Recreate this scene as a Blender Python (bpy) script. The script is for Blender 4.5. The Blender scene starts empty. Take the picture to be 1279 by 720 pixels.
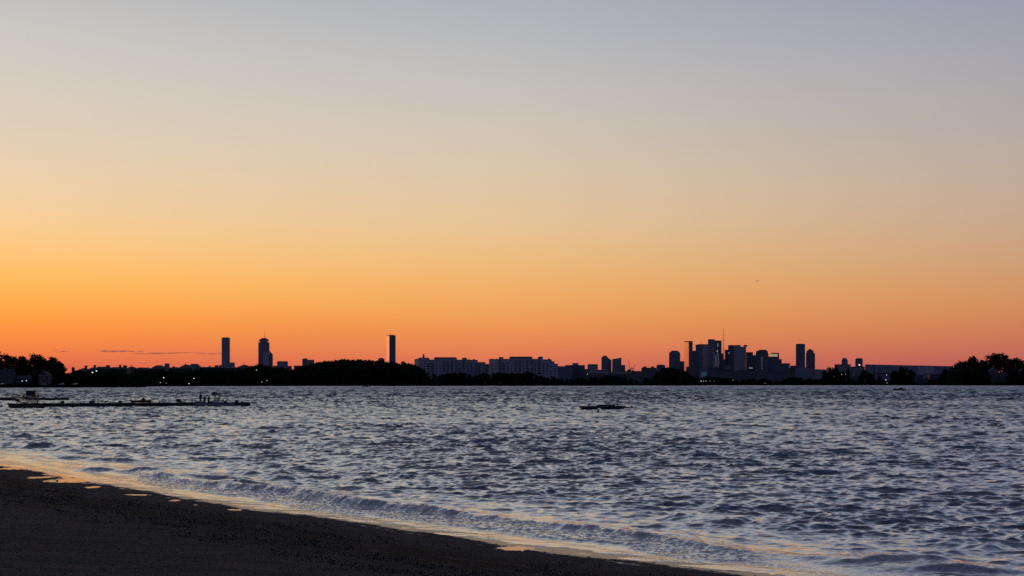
import bpy, math, random
import numpy as np
from mathutils import Vector

# ------------------------------------------------------------------ basics
F = 1750.0          # focal length in photo pixels (photo is 1279 wide)
H = 4.8             # camera height over the water
HY = 478.0          # row of the horizon
CX = 639.5
S = bpy.context.scene
COL = S.collection
rnd = random.Random(7)

def X(px, Y): return (px - CX) / F * Y
def Z(py, Y): return H - (py - HY) / F * Y
def YW(py): return H * F / (py - HY)          # distance of a point on the water

def s2l(c):
    out = []
    for v in c:
        v = v / 255.0
        out.append(v / 12.92 if v <= 0.04045 else ((v + 0.055) / 1.055) ** 2.4)
    return tuple(out) + (1.0,)

# ------------------------------------------------------------------ noise
def _hash(ix, iy, seed):
    h = (ix.astype(np.int64) * 374761393 + iy.astype(np.int64) * 668265263 + seed * 1442695041) & 0xFFFFFFFF
    h = ((h ^ (h >> 13)) * 1274126177) & 0xFFFFFFFF
    return ((h ^ (h >> 16)) & 0xFFFFFF) / float(0xFFFFFF)

def vnoise(x, y, seed=0):
    x0 = np.floor(x); y0 = np.floor(y)
    fx = x - x0; fy = y - y0
    fx = fx * fx * (3 - 2 * fx); fy = fy * fy * (3 - 2 * fy)
    a = _hash(x0, y0, seed); b = _hash(x0 + 1, y0, seed)
    c = _hash(x0, y0 + 1, seed); d = _hash(x0 + 1, y0 + 1, seed)
    return (a * (1 - fx) + b * fx) * (1 - fy) + (c * (1 - fx) + d * fx) * fy

def fbm(x, y, seed=0, n=4):
    t = 0; a = 0.5; s = 0
    for i in range(n):
        t = t + a * vnoise(x * 2.03 ** i, y * 2.03 ** i, seed + i); s += a; a *= 0.55
    return t / s

def sstep(a, b, x):
    t = np.clip((x - a) / (b - a), 0, 1)
    return t * t * (3 - 2 * t)

# ------------------------------------------------------------------ materials
MATS = {}
def new_mat(name):
    m = bpy.data.materials.new(name); m.use_nodes = True
    nt = m.node_tree
    return m, nt, nt.nodes['Principled BSDF'], nt.nodes, nt.links

def plain(name, col, rough=0.7, metal=0.0, var=0.25, scale=0.6, bump=0.0, spec=0.4):
    """a base colour broken up by noise, with optional bump"""
    m, nt, b, N, L = new_mat(name)
    tc = N.new('ShaderNodeTexCoord'); nz = N.new('ShaderNodeTexNoise')
    nz.inputs['Scale'].default_value = scale; nz.inputs['Detail'].default_value = 5
    L.new(tc.outputs['Object'], nz.inputs['Vector'])
    mx = N.new('ShaderNodeMix'); mx.data_type = 'RGBA'
    mx.inputs['A'].default_value = tuple(c * (1 - var) for c in col[:3]) + (1,)
    mx.inputs['B'].default_value = tuple(min(1, c * (1 + var)) for c in col[:3]) + (1,)
    L.new(nz.outputs['Fac'], mx.inputs['Factor']); L.new(mx.outputs['Result'], b.inputs['Base Color'])
    b.inputs['Roughness'].default_value = rough; b.inputs['Metallic'].default_value = metal
    b.inputs['Specular IOR Level'].default_value = spec
    if bump:
        bp = N.new('ShaderNodeBump'); bp.inputs['Strength'].default_value = bump; bp.inputs['Distance'].default_value = 0.05
        L.new(nz.outputs['Fac'], bp.inputs['Height']); L.new(bp.outputs['Normal'], b.inputs['Normal'])
    MATS[name] = m
    return m

def facade(name, wall, glass, w=3.0, h=3.6, mortar=0.6, rg=0.12, spec=0.5, gm=0.0):
    """bands of windows over a wall, from UVs in metres"""
    m, nt, b, N, L = new_mat(name)
    uv = N.new('ShaderNodeUVMap')
    br = N.new('ShaderNodeTexBrick'); br.offset = 0.0; br.squash = 1.0
    br.inputs['Scale'].default_value = 1.0
    br.inputs['Brick Width'].default_value = w; br.inputs['Row Height'].default_value = h
    br.inputs['Mortar Size'].default_value = mortar; br.inputs['Mortar Smooth'].default_value = 0.0
    br.inputs['Bias'].default_value = -0.2
    br.inputs['Color1'].default_value = glass + (1,)
    br.inputs['Color2'].default_value = tuple(c * 1.9 for c in glass) + (1,)
    br.inputs['Mortar'].default_value = wall + (1,)
    L.new(uv.outputs['UV'], br.inputs['Vector'])
    nz = N.new('ShaderNodeTexNoise'); nz.inputs['Scale'].default_value = 0.06; nz.inputs['Detail'].default_value = 3
    L.new(uv.outputs['UV'], nz.inputs['Vector'])
    mx = N.new('ShaderNodeMix'); mx.data_type = 'RGBA'; mx.blend_type = 'MULTIPLY'
    mx.inputs['Factor'].default_value = 0.5
    oi = N.new('ShaderNodeObjectInfo'); vr_ = N.new('ShaderNodeMapRange'); vr_.inputs['To Min'].default_value = 0.62; vr_.inputs['To Max'].default_value = 1.25
    L.new(oi.outputs['Random'], vr_.inputs['Value'])
    vs_ = N.new('ShaderNodeVectorMath'); vs_.operation = 'SCALE'; L.new(br.outputs['Color'], vs_.inputs[0]); L.new(vr_.outputs['Result'], vs_.inputs['Scale'])
    L.new(vs_.outputs[0], mx.inputs['A']); L.new(nz.outputs['Color'], mx.inputs['B'])
    L.new(mx.outputs['Result'], b.inputs['Base Color'])
    mr = N.new('ShaderNodeMapRange'); mr.inputs['To Min'].default_value = rg; mr.inputs['To Max'].default_value = 0.8
    L.new(br.outputs['Fac'], mr.inputs['Value']); L.new(mr.outputs['Result'], b.inputs['Roughness'])
    b.inputs['Specular IOR Level'].default_value = spec
    if gm:
        m2 = N.new('ShaderNodeMapRange'); m2.inputs['To Min'].default_value = gm; m2.inputs['To Max'].default_value = 0.0
        L.new(br.outputs['Fac'], m2.inputs['Value']); L.new(m2.outputs['Result'], b.inputs['Metallic'])
    MATS[name] = m
    return m

def lamp_mat(name, col, strength):
    m, nt, b, N, L = new_mat(name)
    b.inputs['Base Color'].default_value = col[:3] + (1,)
    b.inputs['Emission Color'].default_value = col[:3] + (1,)
    b.inputs['Emission Strength'].default_value = strength
    MATS[name] = m
    return m

def foliage(name, col):
    m, nt, b, N, L = new_mat(name)
    oi = N.new('ShaderNodeObjectInfo'); tc = N.new('ShaderNodeTexCoord')
    nz = N.new('ShaderNodeTexNoise'); nz.inputs['Scale'].default_value = 0.35; nz.inputs['Detail'].default_value = 4
    L.new(tc.outputs['Object'], nz.inputs['Vector'])
    ad = N.new('ShaderNodeMath'); ad.operation = 'MULTIPLY_ADD'
    ad.inputs[1].default_value = 0.45
    L.new(oi.outputs['Random'], ad.inputs[0]); L.new(nz.outputs['Fac'], ad.inputs[2])
    cr = N.new('ShaderNodeValToRGB')
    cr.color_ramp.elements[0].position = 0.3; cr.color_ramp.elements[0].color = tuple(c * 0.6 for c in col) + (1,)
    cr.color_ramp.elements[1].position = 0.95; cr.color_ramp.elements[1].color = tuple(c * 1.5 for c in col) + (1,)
    L.new(ad.outputs[0], cr.inputs['Fac']); L.new(cr.outputs['Color'], b.inputs['Base Color'])
    b.inputs['Roughness'].default_value = 0.75; b.inputs['Specular IOR Level'].default_value = 0.15
    MATS[name] = m

plain('concrete', (0.30, 0.29, 0.28), 0.85)
plain('roofing', (0.12, 0.115, 0.125), 0.9)
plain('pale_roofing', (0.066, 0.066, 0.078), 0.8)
plain('brick', (0.20, 0.11, 0.08), 0.9)
plain('shingle', (0.12, 0.105, 0.11), 0.9)
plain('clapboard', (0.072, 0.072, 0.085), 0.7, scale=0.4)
plain('white_paint', (0.75, 0.75, 0.74), 0.4, var=0.08)
plain('grey_gelcoat', (0.21, 0.22, 0.26), 0.3, var=0.08)
plain('dark_steel', (0.06, 0.06, 0.065), 0.5, 0.6)
plain('dark_wood', (0.055, 0.045, 0.038), 0.85, bump=0.3, scale=3)
plain('wet_float', (0.025, 0.025, 0.028), 0.5)
plain('black_rubber', (0.02, 0.02, 0.02), 0.7)
plain('black_cloth', (0.022, 0.022, 0.026), 0.9)
plain('navy_cloth', (0.02, 0.024, 0.045), 0.9)
plain('brown_cloth', (0.05, 0.035, 0.025), 0.9)
plain('skin', (0.40, 0.24, 0.17), 0.55, var=0.1)
plain('dark_hair', (0.02, 0.015, 0.012), 0.6)
plain('red_gelcoat', (0.22, 0.04, 0.035), 0.35)
plain('bark', (0.045, 0.035, 0.028), 0.95, scale=2)
plain('feather', (0.03, 0.03, 0.033), 0.7)
plain('silver_paint', (0.45, 0.46, 0.48), 0.3, 0.5)
plain('dark_paint', (0.05, 0.05, 0.06), 0.3)
plain('aircraft_skin', (0.25, 0.26, 0.28), 0.35)
plain('buoy_paint', (0.05, 0.04, 0.04), 0.5)
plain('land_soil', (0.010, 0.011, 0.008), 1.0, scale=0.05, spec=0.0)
plain('rocks', (0.05, 0.048, 0.045), 0.9, scale=0.3)
plain('seaweed', (0.016, 0.016, 0.015), 0.6, scale=4)
plain('shell', (0.40, 0.36, 0.32), 0.6, scale=8)
facade('dark_facade', (0.24, 0.24, 0.28), (0.06, 0.07, 0.10), 2.4, 3.8, 0.7)  # down to pale_facade: wall colours lightened, distance haze put into the colour
facade('blue_facade', (0.34, 0.36, 0.44), (0.10, 0.12, 0.17), 1.8, 3.9, 0.4, 0.08, 0.6)
facade('grey_facade', (0.42, 0.42, 0.45), (0.08, 0.09, 0.11), 3.2, 3.7, 1.1)
facade('pale_facade', (0.52, 0.51, 0.53), (0.10, 0.11, 0.14), 3.4, 3.6, 1.2)
facade('brick_facade', (0.085, 0.08, 0.088), (0.03, 0.034, 0.046), 3.2, 3.4, 1.1)
facade('mirror_facade', (0.85, 0.85, 0.85), (0.80, 0.80, 0.80), 1.6, 3.9, 0.04, 0.03, 0.5, 1.0)
plain('plaster', (0.44, 0.43, 0.46), 0.85, var=0.12, scale=0.08)
plain('terminal_panel', (0.36, 0.31, 0.31), 0.5, var=0.1)
m = plain('window_glass', (0.02, 0.022, 0.03), 0.08, spec=0.6)
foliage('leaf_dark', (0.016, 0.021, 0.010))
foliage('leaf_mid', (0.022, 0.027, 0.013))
lamp_mat('lamp_white', (1.0, 0.93, 0.82), 1.6)
lamp_mat('lamp_dim', (1.0, 0.88, 0.75), 0.8)
lamp_mat('lamp_red', (1.0, 0.06, 0.05), 2.5)
lamp_mat('lit_yellow', (1.0, 0.78, 0.42), 0.30)
lamp_mat('lit_white', (1.0, 0.95, 0.88), 0.16)
lamp_mat('lit_faint', (0.9, 0.92, 1.0), 0.07)
lamp_mat('lit_teal', (0.22, 0.50, 0.50), 0.045)

# ------------------------------------------------------------------ objects
def tag(o, label=None, cat=None, group=None, kind=None):
    if label: o['label'] = label
    if cat: o['category'] = cat
    if group: o['group'] = group
    if kind: o['kind'] = kind
    return o

def thing(name, label, cat, loc, group=None):
    o = bpy.data.objects.new(name, None); COL.objects.link(o)
    o.location = loc; o.empty_display_size = 1
    return tag(o, label, cat, group)

def root_of(o):
    while o.parent: o = o.parent
    return o

class MB:
    """collects shapes given in world coordinates into one mesh"""
    def __init__(s): s.v = []; s.f = []
    def add(s, vs, fs):
        k = len(s.v); s.v += [tuple(p) for p in vs]; s.f += [tuple(i + k for i in f) for f in fs]; return s
    def prism(s, foot, z0, z1, top=None):
        n = len(foot); top = top or foot
        vs = [(x, y, z0) for x, y in foot] + [(x, y, z1) for x, y in top]
        fs = [(i, (i + 1) % n, n + (i + 1) % n, n + i) for i in range(n)]
        return s.add(vs, fs + [tuple(range(n - 1, -1, -1)), tuple(range(n, 2 * n))])
    def box(s, x0, x1, y0, y1, z0, z1):
        return s.prism([(x0, y0), (x1, y0), (x1, y1), (x0, y1)], z0, z1)
    def gable(s, x0, x1, y0, y1, z0, z1, along='x', inset=0.0):
        if along == 'x':
            ym = (y0 + y1) / 2; a = (x0 + inset, ym, z1); b = (x1 - inset, ym, z1)
            vs = [(x0, y0, z0), (x1, y0, z0), (x1, y1, z0), (x0, y1, z0), a, b]
            return s.add(vs, [(0, 1, 5, 4), (2, 3, 4, 5), (1, 2, 5), (3, 0, 4), (3, 2, 1, 0)])
        xm = (x0 + x1) / 2; a = (xm, y0 + inset, z1); b = (xm, y1 - inset, z1)
        vs = [(x0, y0, z0), (x1, y0, z0), (x1, y1, z0), (x0, y1, z0), a, b]
        return s.add(vs, [(0, 1, 4), (1, 2, 5, 4), (2, 3, 5), (3, 0, 4, 5), (3, 2, 1, 0)])
    def tube(s, p, q, r0, r1=None, n=8):
        r1 = r0 if r1 is None else r1
        p = Vector(p); q = Vector(q); d = (q - p).normalized()
        u = d.orthogonal().normalized(); w = d.cross(u)
        vs = []
        for c, r in ((p, r0), (q, r1)):
            for i in range(n):
                a = 2 * math.pi * i / n; vs.append(c + u * (r * math.cos(a)) + w * (r * math.sin(a)))
        fs = [(i, (i + 1) % n, n + (i + 1) % n, n + i) for i in range(n)]
        return s.add(vs, fs + [tuple(range(n - 1, -1, -1)), tuple(range(n, 2 * n))])
    def path(s, pts, r, n=6):
        for a, b in zip(pts[:-1], pts[1:]): s.tube(a, b, r, r, n)
        return s
    def ball(s, c, rx, ry=None, rz=None, nu=10, nv=7):
        ry = rx if ry is None else ry; rz = rx if rz is None else rz
        vs = [(c[0], c[1], c[2] - rz)]
        for j in range(1, nv):
            a = -math.pi / 2 + math.pi * j / nv
            for i in range(nu):
                t = 2 * math.pi * i / nu
                vs.append((c[0] + rx * math.cos(a) * math.cos(t), c[1] + ry * math.cos(a) * math.sin(t), c[2] + rz * math.sin(a)))
        vs.append((c[0], c[1], c[2] + rz)); k = len(vs) - 1
        fs = [(0, 1 + (i + 1) % nu, 1 + i) for i in range(nu)]
        for j in range(nv - 2):
            b = 1 + j * nu
            fs += [(b + i, b + (i + 1) % nu, b + nu + (i + 1) % nu, b + nu + i) for i in range(nu)]
        b = 1 + (nv - 2) * nu
        fs += [(b + i, b + (i + 1) % nu, k) for i in range(nu)]
        return s.add(vs, fs)
    def loft(s, rings, cap=True):
        n = len(rings[0]); vs = [p for r in rings for p in r]; fs = []
        for j in range(len(rings) - 1):
            fs += [(j * n + i, j * n + (i + 1) % n, (j + 1) * n + (i + 1) % n, (j + 1) * n + i) for i in range(n)]
        if cap:
            k = (len(rings) - 1) * n
            fs += [tuple(range(n - 1, -1, -1)), tuple(range(k, k + n))]
        return s.add(vs, fs)
    def turn(s, c, a):
        """rotate everything so far about the vertical through c"""
        ca, sa = math.cos(a), math.sin(a)
        s.v = [(c[0] + (x - c[0]) * ca - (y - c[1]) * sa, c[1] + (x - c[0]) * sa + (y - c[1]) * ca, z) for x, y, z in s.v]
        return s
    def build(s, name, mat, parent=None, smooth=False, bevel=0.0):
        me = bpy.data.meshes.new(name)
        off = root_of(parent).location if parent else Vector((0, 0, 0))
        me.from_pydata([(x - off[0], y - off[1], z - off[2]) for x, y, z in s.v], [], s.f)
        me.validate(); me.update()
        n = len(me.loops)
        if n:
            co = np.empty(len(me.vertices) * 3); me.vertices.foreach_get('co', co); co = co.reshape(-1, 3)
            vi = np.empty(n, dtype=np.int32); me.loops.foreach_get('vertex_index', vi)
            nr = np.empty(len(me.polygons) * 3); me.polygons.foreach_get('normal', nr); nr = nr.reshape(-1, 3)
            lt = np.empty(len(me.polygons), dtype=np.int32); me.polygons.foreach_get('loop_total', lt)
            ln = np.repeat(nr, lt, axis=0); p = co[vi]
            hl = np.hypot(ln[:, 0], ln[:, 1]); side = hl > 0.5; hl = np.maximum(hl, 1e-6)
            u = np.where(side, (-p[:, 0] * ln[:, 1] + p[:, 1] * ln[:, 0]) / hl, p[:, 0])
            v = np.where(side, p[:, 2], p[:, 1])
            uvl = me.uv_layers.new(name='UVMap'); uvl.data.foreach_set('uv', np.stack([u, v], 1).ravel())
            if smooth: me.polygons.foreach_set('use_smooth', [True] * len(me.polygons))
        me.materials.append(MATS[mat])
        o = bpy.data.objects.new(name, me); COL.objects.link(o)
        if parent: o.parent = parent
        if bevel:
            bv = o.modifiers.new('edge', 'BEVEL'); bv.width = bevel; bv.segments = 2; bv.limit_method = 'ANGLE'
        return o

def kids(o): return [c for c in COL.objects if c.parent == o]
def copy_tree(o, parent=None, depth=0):
    c = o.copy(); COL.objects.link(c)
    if parent: c.parent = parent
    for ch in list(o.children): copy_tree(ch, c, depth + 1)
    return c

def grid_mesh(name, P, mat, nr, nc, attrs=None, label=None):
    """P: (nr*nc,3) rows of points"""
    me = bpy.data.meshes.new(name)
    idx = np.arange(nr * nc, dtype=np.int32).reshape(nr, nc)
    q = np.stack([idx[:-1, :-1], idx[:-1, 1:], idx[1:, 1:], idx[1:, :-1]], -1).reshape(-1, 4)
    me.vertices.add(nr * nc); me.vertices.foreach_set('co', P.astype(np.float32).ravel())
    me.loops.add(q.size); me.loops.foreach_set('vertex_index', q.ravel())
    me.polygons.add(len(q)); me.polygons.foreach_set('loop_start', np.arange(0, q.size, 4, dtype=np.int32))
    me.polygons.foreach_set('loop_total', np.full(len(q), 4, dtype=np.int32))
    me.polygons.foreach_set('use_smooth', np.ones(len(q), dtype=bool))
    for k, a in (attrs or {}).items():
        at = me.attributes.new(k, 'FLOAT', 'POINT'); at.data.foreach_set('value', a.astype(np.float32).ravel())
    me.update(calc_edges=True)
    me.materials.append(mat)
    o = bpy.data.objects.new(name, me); COL.objects.link(o)
    o['kind'] = 'structure'
    return o

# ------------------------------------------------------------------ sky
SUN_AZ = math.radians(-24.0)     # from +Y towards +X
SUN_EL = math.radians(0.4)
W = bpy.data.worlds.new('World'); S.world = W; W.use_nodes = True
nt = W.node_tree; N = nt.nodes; L = nt.links
bg = N['Background']; outw = N['World Output']
tc = N.new('ShaderNodeTexCoord'); sep = N.new('ShaderNodeSeparateXYZ')
L.new(tc.outputs['Generated'], sep.inputs[0])
def mth(op, a, b=None, c=None, clamp=False):
    n = N.new('ShaderNodeMath'); n.operation = op; n.use_clamp = clamp
    for i, v in enumerate((a, b, c)):
        if v is None: continue
        if isinstance(v, (int, float)): n.inputs[i].default_value = v
        else: L.new(v, n.inputs[i])
    return n.outputs[0]
el = mth('ARCSINE', sep.outputs['Z'])
t_el = mth('POWER', mth('DIVIDE', mth('MAXIMUM', el, 0.0), math.pi / 2), 0.5)
hl = mth('MAXIMUM', mth('SQRT', mth('ADD', mth('MULTIPLY', sep.outputs['X'], sep.outputs['X']), mth('MULTIPLY', sep.outputs['Y'], sep.outputs['Y']))), 1e-4)
cosd = mth('DIVIDE', mth('ADD', mth('MULTIPLY', sep.outputs['X'], math.sin(SUN_AZ)), mth('MULTIPLY', sep.outputs['Y'], math.cos(SUN_AZ))), hl)
dlt = mth('ARCCOSINE', mth('MINIMUM', mth('MAXIMUM', cosd, -1.0), 1.0))
def sky_ramp(stops):
    r = N.new('ShaderNodeValToRGB'); r.color_ramp.interpolation = 'B_SPLINE'
    els = r.color_ramp.elements
    for i, (e, c) in enumerate(stops):
        p = math.sqrt(e / 90.0)
        if i < 2: q = els[i]; q.position = p
        else: q = els.new(p)
        q.color = s2l(c)
    L.new(t_el, r.inputs['Fac']); return r.outputs['Color']
ZEN = (25, 28, 43)
R_SUN = sky_ramp([(0.0, (196, 84, 72)), (0.65, (218, 104, 74)), (1.3, (236, 122, 68)), (2.3, (249, 148, 62)), (3.3, (253, 172, 76)), (4.6, (253, 192, 104)),
                  (6.5, (242, 206, 156)), (9.1, (222, 205, 179)), (12.3, (208, 203, 195)), (15.3, (188, 189, 189)), (24, (152, 157, 168)), (32, (110, 115, 132)), (45, (58, 62, 80)), (90, ZEN)])
R_MID = sky_ramp([(0.0, (204, 100, 88)), (0.65, (214, 110, 87)), (1.3, (224, 125, 85)), (2.3, (235, 149, 83)), (3.3, (238, 166, 93)), (4.6, (237, 181, 113)),
                  (6.5, (228, 195, 150)), (9.1, (214, 197, 173)), (12.3, (192, 190, 188)), (15.3, (172, 177, 185)), (24, (146, 151, 165)), (32, (106, 112, 130)), (45, (56, 60, 79)), (90, ZEN)])
R_FAR = sky_ramp([(0.0, (168, 82, 88)), (0.65, (180, 92, 90)), (1.3, (194, 106, 88)), (2.3, (206, 130, 88)), (3.3, (209, 143, 96)), (4.6, (205, 156, 116)),
                  (6.5, (195, 166, 141)), (9.1, (182, 170, 161)), (12.3, (165, 164, 172)), (15.3, (148, 152, 173)), (24, (126, 131, 154)), (32, (96, 102, 126)), (45, (52, 57, 78)), (90, ZEN)])
R_ANTI = sky_ramp([(0.0, (56, 60, 84)), (2, (64, 66, 92)), (5, (74, 72, 102)), (9, (80, 80, 114)), (14, (78, 86, 124)), (22, (70, 82, 122)), (45, (44, 53, 84)), (70, (30, 37, 62)), (90, ZEN)])
def mixc(a, b, d0, d1):
    mr = N.new('ShaderNodeMapRange'); mr.interpolation_type = 'SMOOTHSTEP' if d1 > 60 else 'LINEAR'
    mr.inputs['From Min'].default_value = math.radians(d0); mr.inputs['From Max'].default_value = math.radians(d1)
    L.new(dlt, mr.inputs['Value'])
    mx = N.new('ShaderNodeMix'); mx.data_type = 'RGBA'
    L.new(mr.outputs['Result'], mx.inputs['Factor']); L.new(a, mx.inputs['A']); L.new(b, mx.inputs['B'])
    return mx.outputs['Result']
skyc = mixc(mixc(mixc(R_SUN, R_MID, 3, 24), R_FAR, 24, 45), R_ANTI, 45, 125)
# very faint, broad unevenness of thin high haze
mp = N.new('ShaderNodeMapping'); mp.inputs['Scale'].default_value = (1.5, 1.5, 16)
L.new(tc.outputs['Generated'], mp.inputs['Vector'])
nz = N.new('ShaderNodeTexNoise'); nz.inputs['Scale'].default_value = 2.2; nz.inputs['Detail'].default_value = 4
L.new(mp.outputs['Vector'], nz.inputs['Vector'])
vr = mth('MULTIPLY_ADD', nz.outputs['Fac'], 0.04, 0.98)
mm = N.new('ShaderNodeVectorMath'); mm.operation = 'SCALE'
L.new(skyc, mm.inputs[0]); L.new(vr, mm.inputs['Scale'])
L.new(mm.outputs[0], bg.inputs['Color']); bg.inputs['Strength'].default_value = 1.0
ns = N.new('ShaderNodeTexSky'); ns.sky_type = 'NISHITA'; ns.sun_disc = False
ns.sun_elevation = SUN_EL; ns.sun_rotation = SUN_AZ; ns.dust_density = 2.0; ns.ozone_density = 2.0
bg2 = N.new('ShaderNodeBackground'); bg2.inputs['Strength'].default_value = 0.012
L.new(ns.outputs['Color'], bg2.inputs['Color'])
add = N.new('ShaderNodeAddShader')
L.new(bg.outputs[0], add.inputs[0]); L.new(bg2.outputs[0], add.inputs[1]); L.new(add.outputs[0], outw.inputs['Surface'])

sl = bpy.data.lights.new('sun', 'SUN'); sl.energy = 0.006; sl.angle = math.radians(10); sl.color = (1.0, 0.5, 0.25)
so = bpy.data.objects.new('sun', sl); COL.objects.link(so)
sd = Vector((math.sin(SUN_AZ) * math.cos(SUN_EL), math.cos(SUN_AZ) * math.cos(SUN_EL), math.sin(SUN_EL)))
so.rotation_euler = sd.to_track_quat('Z', 'Y').to_euler(); so.location = sd * 50 + Vector((0, 0, 30))

# ------------------------------------------------------------------ shoreline
EDGE_PX = [(-700, 530), (-420, 541), (-200, 556), (-60, 574), (0, 583), (45, 590), (115, 604), (190, 618), (250, 627), (290, 633), (330, 640), (430, 652), (530, 668),
           (640, 684), (730, 696), (830, 708), (930, 719), (1060, 734), (1250, 757), (1600, 800)]
SHORE = np.array([(X(px, YW(py)), YW(py)) for px, py in EDGE_PX])
_t = np.linspace(0, len(SHORE) - 1, 220)
SH = np.stack([np.interp(_t, np.arange(len(SHORE)), SHORE[:, k]) for k in (0, 1)], 1)
for _ in range(6): SH[1:-1] = 0.25 * SH[:-2] + 0.5 * SH[1:-1] + 0.25 * SH[2:]
SL = np.concatenate([[0], np.cumsum(np.hypot(*np.diff(SH, axis=0).T))])

def shore_dist(x, y):
    """signed distance to the edge of the dry sand (sand positive) and the way along it"""
    sh = x.shape; x = x.ravel(); y = y.ravel()
    best = np.full(x.shape, 1e18); sgn = np.ones_like(x); tau = np.zeros_like(x)
    for i in range(len(SH) - 1):
        ax, ay = SH[i]; bx, by = SH[i + 1]; dx, dy = bx - ax, by - ay; l2 = dx * dx + dy * dy
        t = np.clip(((x - ax) * dx + (y - ay) * dy) / l2, 0, 1)
        qx = x - ax - t * dx; qy = y - ay - t * dy; d = qx * qx + qy * qy
        m = d < best
        best = np.where(m, d, best); sgn = np.where(m, np.sign(dy * qx - dx * qy), sgn)
        tau = np.where(m, SL[i] + t * math.sqrt(l2), tau)
    return (np.sqrt(best) * sgn).reshape(sh), tau.reshape(sh)
_s, _ = shore_dist(np.array([0.0]), np.array([5.0]))
FLIP = 1.0 if _s[0] > 0 else -1.0
_gx, _gy, _gd = -130.0, 0.0, 0.5
_ax, _ay = np.meshgrid(_gx + _gd * np.arange(521), _gy + _gd * np.arange(441))
_GS, _GT = shore_dist(_ax, _ay); _GS = _GS * FLIP
def sdist(x, y):
    u = np.clip((np.asarray(x, float) - _gx) / _gd, 0, 519.999); v = np.clip((np.asarray(y, float) - _gy) / _gd, 0, 439.999)
    i = u.astype(int); j = v.astype(int); fu = u - i; fv = v - j
    def li(G): return (G[j, i] * (1 - fu) + G[j, i + 1] * fu) * (1 - fv) + (G[j + 1, i] * (1 - fu) + G[j + 1, i + 1] * fu) * fv
    return li(_GS), li(_GT)

def sand_z(s, x, y):
    z = np.where(s < 0, 0.02 + 0.028 * np.maximum(s, -7) - 0.08 * np.maximum(-s - 7, 0),
                 0.02 + 0.03 * np.minimum(s, 3) + 0.055 * np.clip(s - 3, 0, 38))
    z = z + 0.06 * sstep(3, 5, s) * (fbm(x / 5, y / 5, 31) - 0.5) * 2 * sstep(0, 10, s)
    z = z + 0.075 * (fbm(x / 0.8, y / 0.8, 33, 4) - 0.5) * sstep(1.0, 6, s)
    return z + 0.010 * (fbm(x / 2.2, y / 2.2, 35, 3) - 0.5)

# ---- beach sheet
th = np.linspace(math.radians(-30), math.radians(30), 1250)
rows = [7.0]
while rows[-1] < 150: rows.append(rows[-1] * 1.0028)
rows = np.array(rows)
RR, TT = np.meshgrid(rows, th, indexing='ij')
bx, by = RR * np.sin(TT), RR * np.cos(TT)
s, tau = sdist(bx, by)
bz = sand_z(s, bx, by)
wn = (fbm(tau / 2.6, s / 0.55, 41, 4) - 0.5) + 0.30 * (fbm(bx / 0.16, by / 0.30, 43, 3) - 0.5)
wet = sstep(0.25, -0.15, s + wn * 1.9)
PUD = [(52, 597.5, 11, 1.8), (90, 601, 26, 3.4), (113, 610.5, 8, 1.6), (172, 619.5, 14, 0.9), (217, 626.5, 8, 1.0), (245, 632.5, 3, 0.6), (292, 638.5, 9, 1.0), (640, 686, 26, 3.6), (20, 586, 26, 2.0)]
PUDS = []
for px, py, w, h in PUD:
    y0 = YW(py); x0 = X(px, y0); rx = w / F * y0; ry = YW(py - h) - y0
    q = ((bx - x0 - 0.25 * (by - y0) * 0) / rx) ** 2 + ((by - y0) / ry) ** 2
    pud = sstep(1.35, 0.65, q + 3.0 * (fbm(bx / 0.7, by / 1.6, 44, 3) - 0.5) + 1.5 * (fbm(bx / 0.15, by / 0.3, 45, 2) - 0.5))
    wet = np.maximum(wet, pud); PUDS.append(pud)
_px = CX + F * bx / by
pool = wet * sstep(150, 90, _px + 30 * (fbm(bx / 2, by / 3, 46) - 0.5))
pool = np.maximum(pool, np.max(PUDS, axis=0))
wrack = sstep(1.6, 3.2, s) * sstep(8.5, 5.0, s + 3 * (fbm(tau / 4, s / 3, 51) - 0.5)) * sstep(0.35, 0.62, fbm(tau / 1.2, s / 0.45, 52, 4) + 0.12)
m, nt, b, N, L = new_mat('beach_sand')
tc = N.new('ShaderNodeTexCoord')
def attr(n):
    a = N.new('ShaderNodeAttribute'); a.attribute_name = n; return a.outputs['Fac']
def noise(scale, detail=4, rough=0.6):
    n = N.new('ShaderNodeTexNoise'); n.inputs['Scale'].default_value = scale; n.inputs['Detail'].default_value = detail; n.inputs['Roughness'].default_value = rough
    L.new(tc.outputs['Object'], n.inputs['Vector']); return n
def mixcol(f, a, bb):
    mx = N.new('ShaderNodeMix'); mx.data_type = 'RGBA'
    for key, v in (('Factor', f), ('A', a), ('B', bb)):
        if isinstance(v, (tuple, float)): mx.inputs[key].default_value = v
        else: L.new(v, mx.inputs[key])
    return mx.outputs['Result']
def mrange(v, a, bb, c, d):
    n = N.new('ShaderNodeMapRange'); L.new(v, n.inputs['Value'])
    for k, q in zip(('From Min', 'From Max', 'To Min', 'To Max'), (a, bb, c, d)): n.inputs[k].default_value = q
    return n.outputs['Result']
n1 = noise(0.5, 6, 0.7); n2 = noise(9, 5, 0.75); n3 = noise(28, 3, 0.8)
vo = N.new('ShaderNodeTexVoronoi'); vo.inputs['Scale'].default_value = 26; L.new(tc.outputs['Object'], vo.inputs['Vector'])
c = mixcol(mrange(n1.outputs['Fac'], 0.3, 0.7, 0, 1), (0.078, 0.078, 0.083, 1), (0.125, 0.125, 0.132, 1))
c = mixcol(mrange(n2.outputs['Fac'], 0.4, 0.75, 0, 0.5), c, (0.045, 0.042, 0.042, 1))
mps = N.new('ShaderNodeMapping'); mps.inputs['Rotation'].default_value = (0, 0, math.radians(48)); mps.inputs['Scale'].default_value = (0.22, 1.6, 1); L.new(tc.outputs['Object'], mps.inputs['Vector'])
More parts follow.
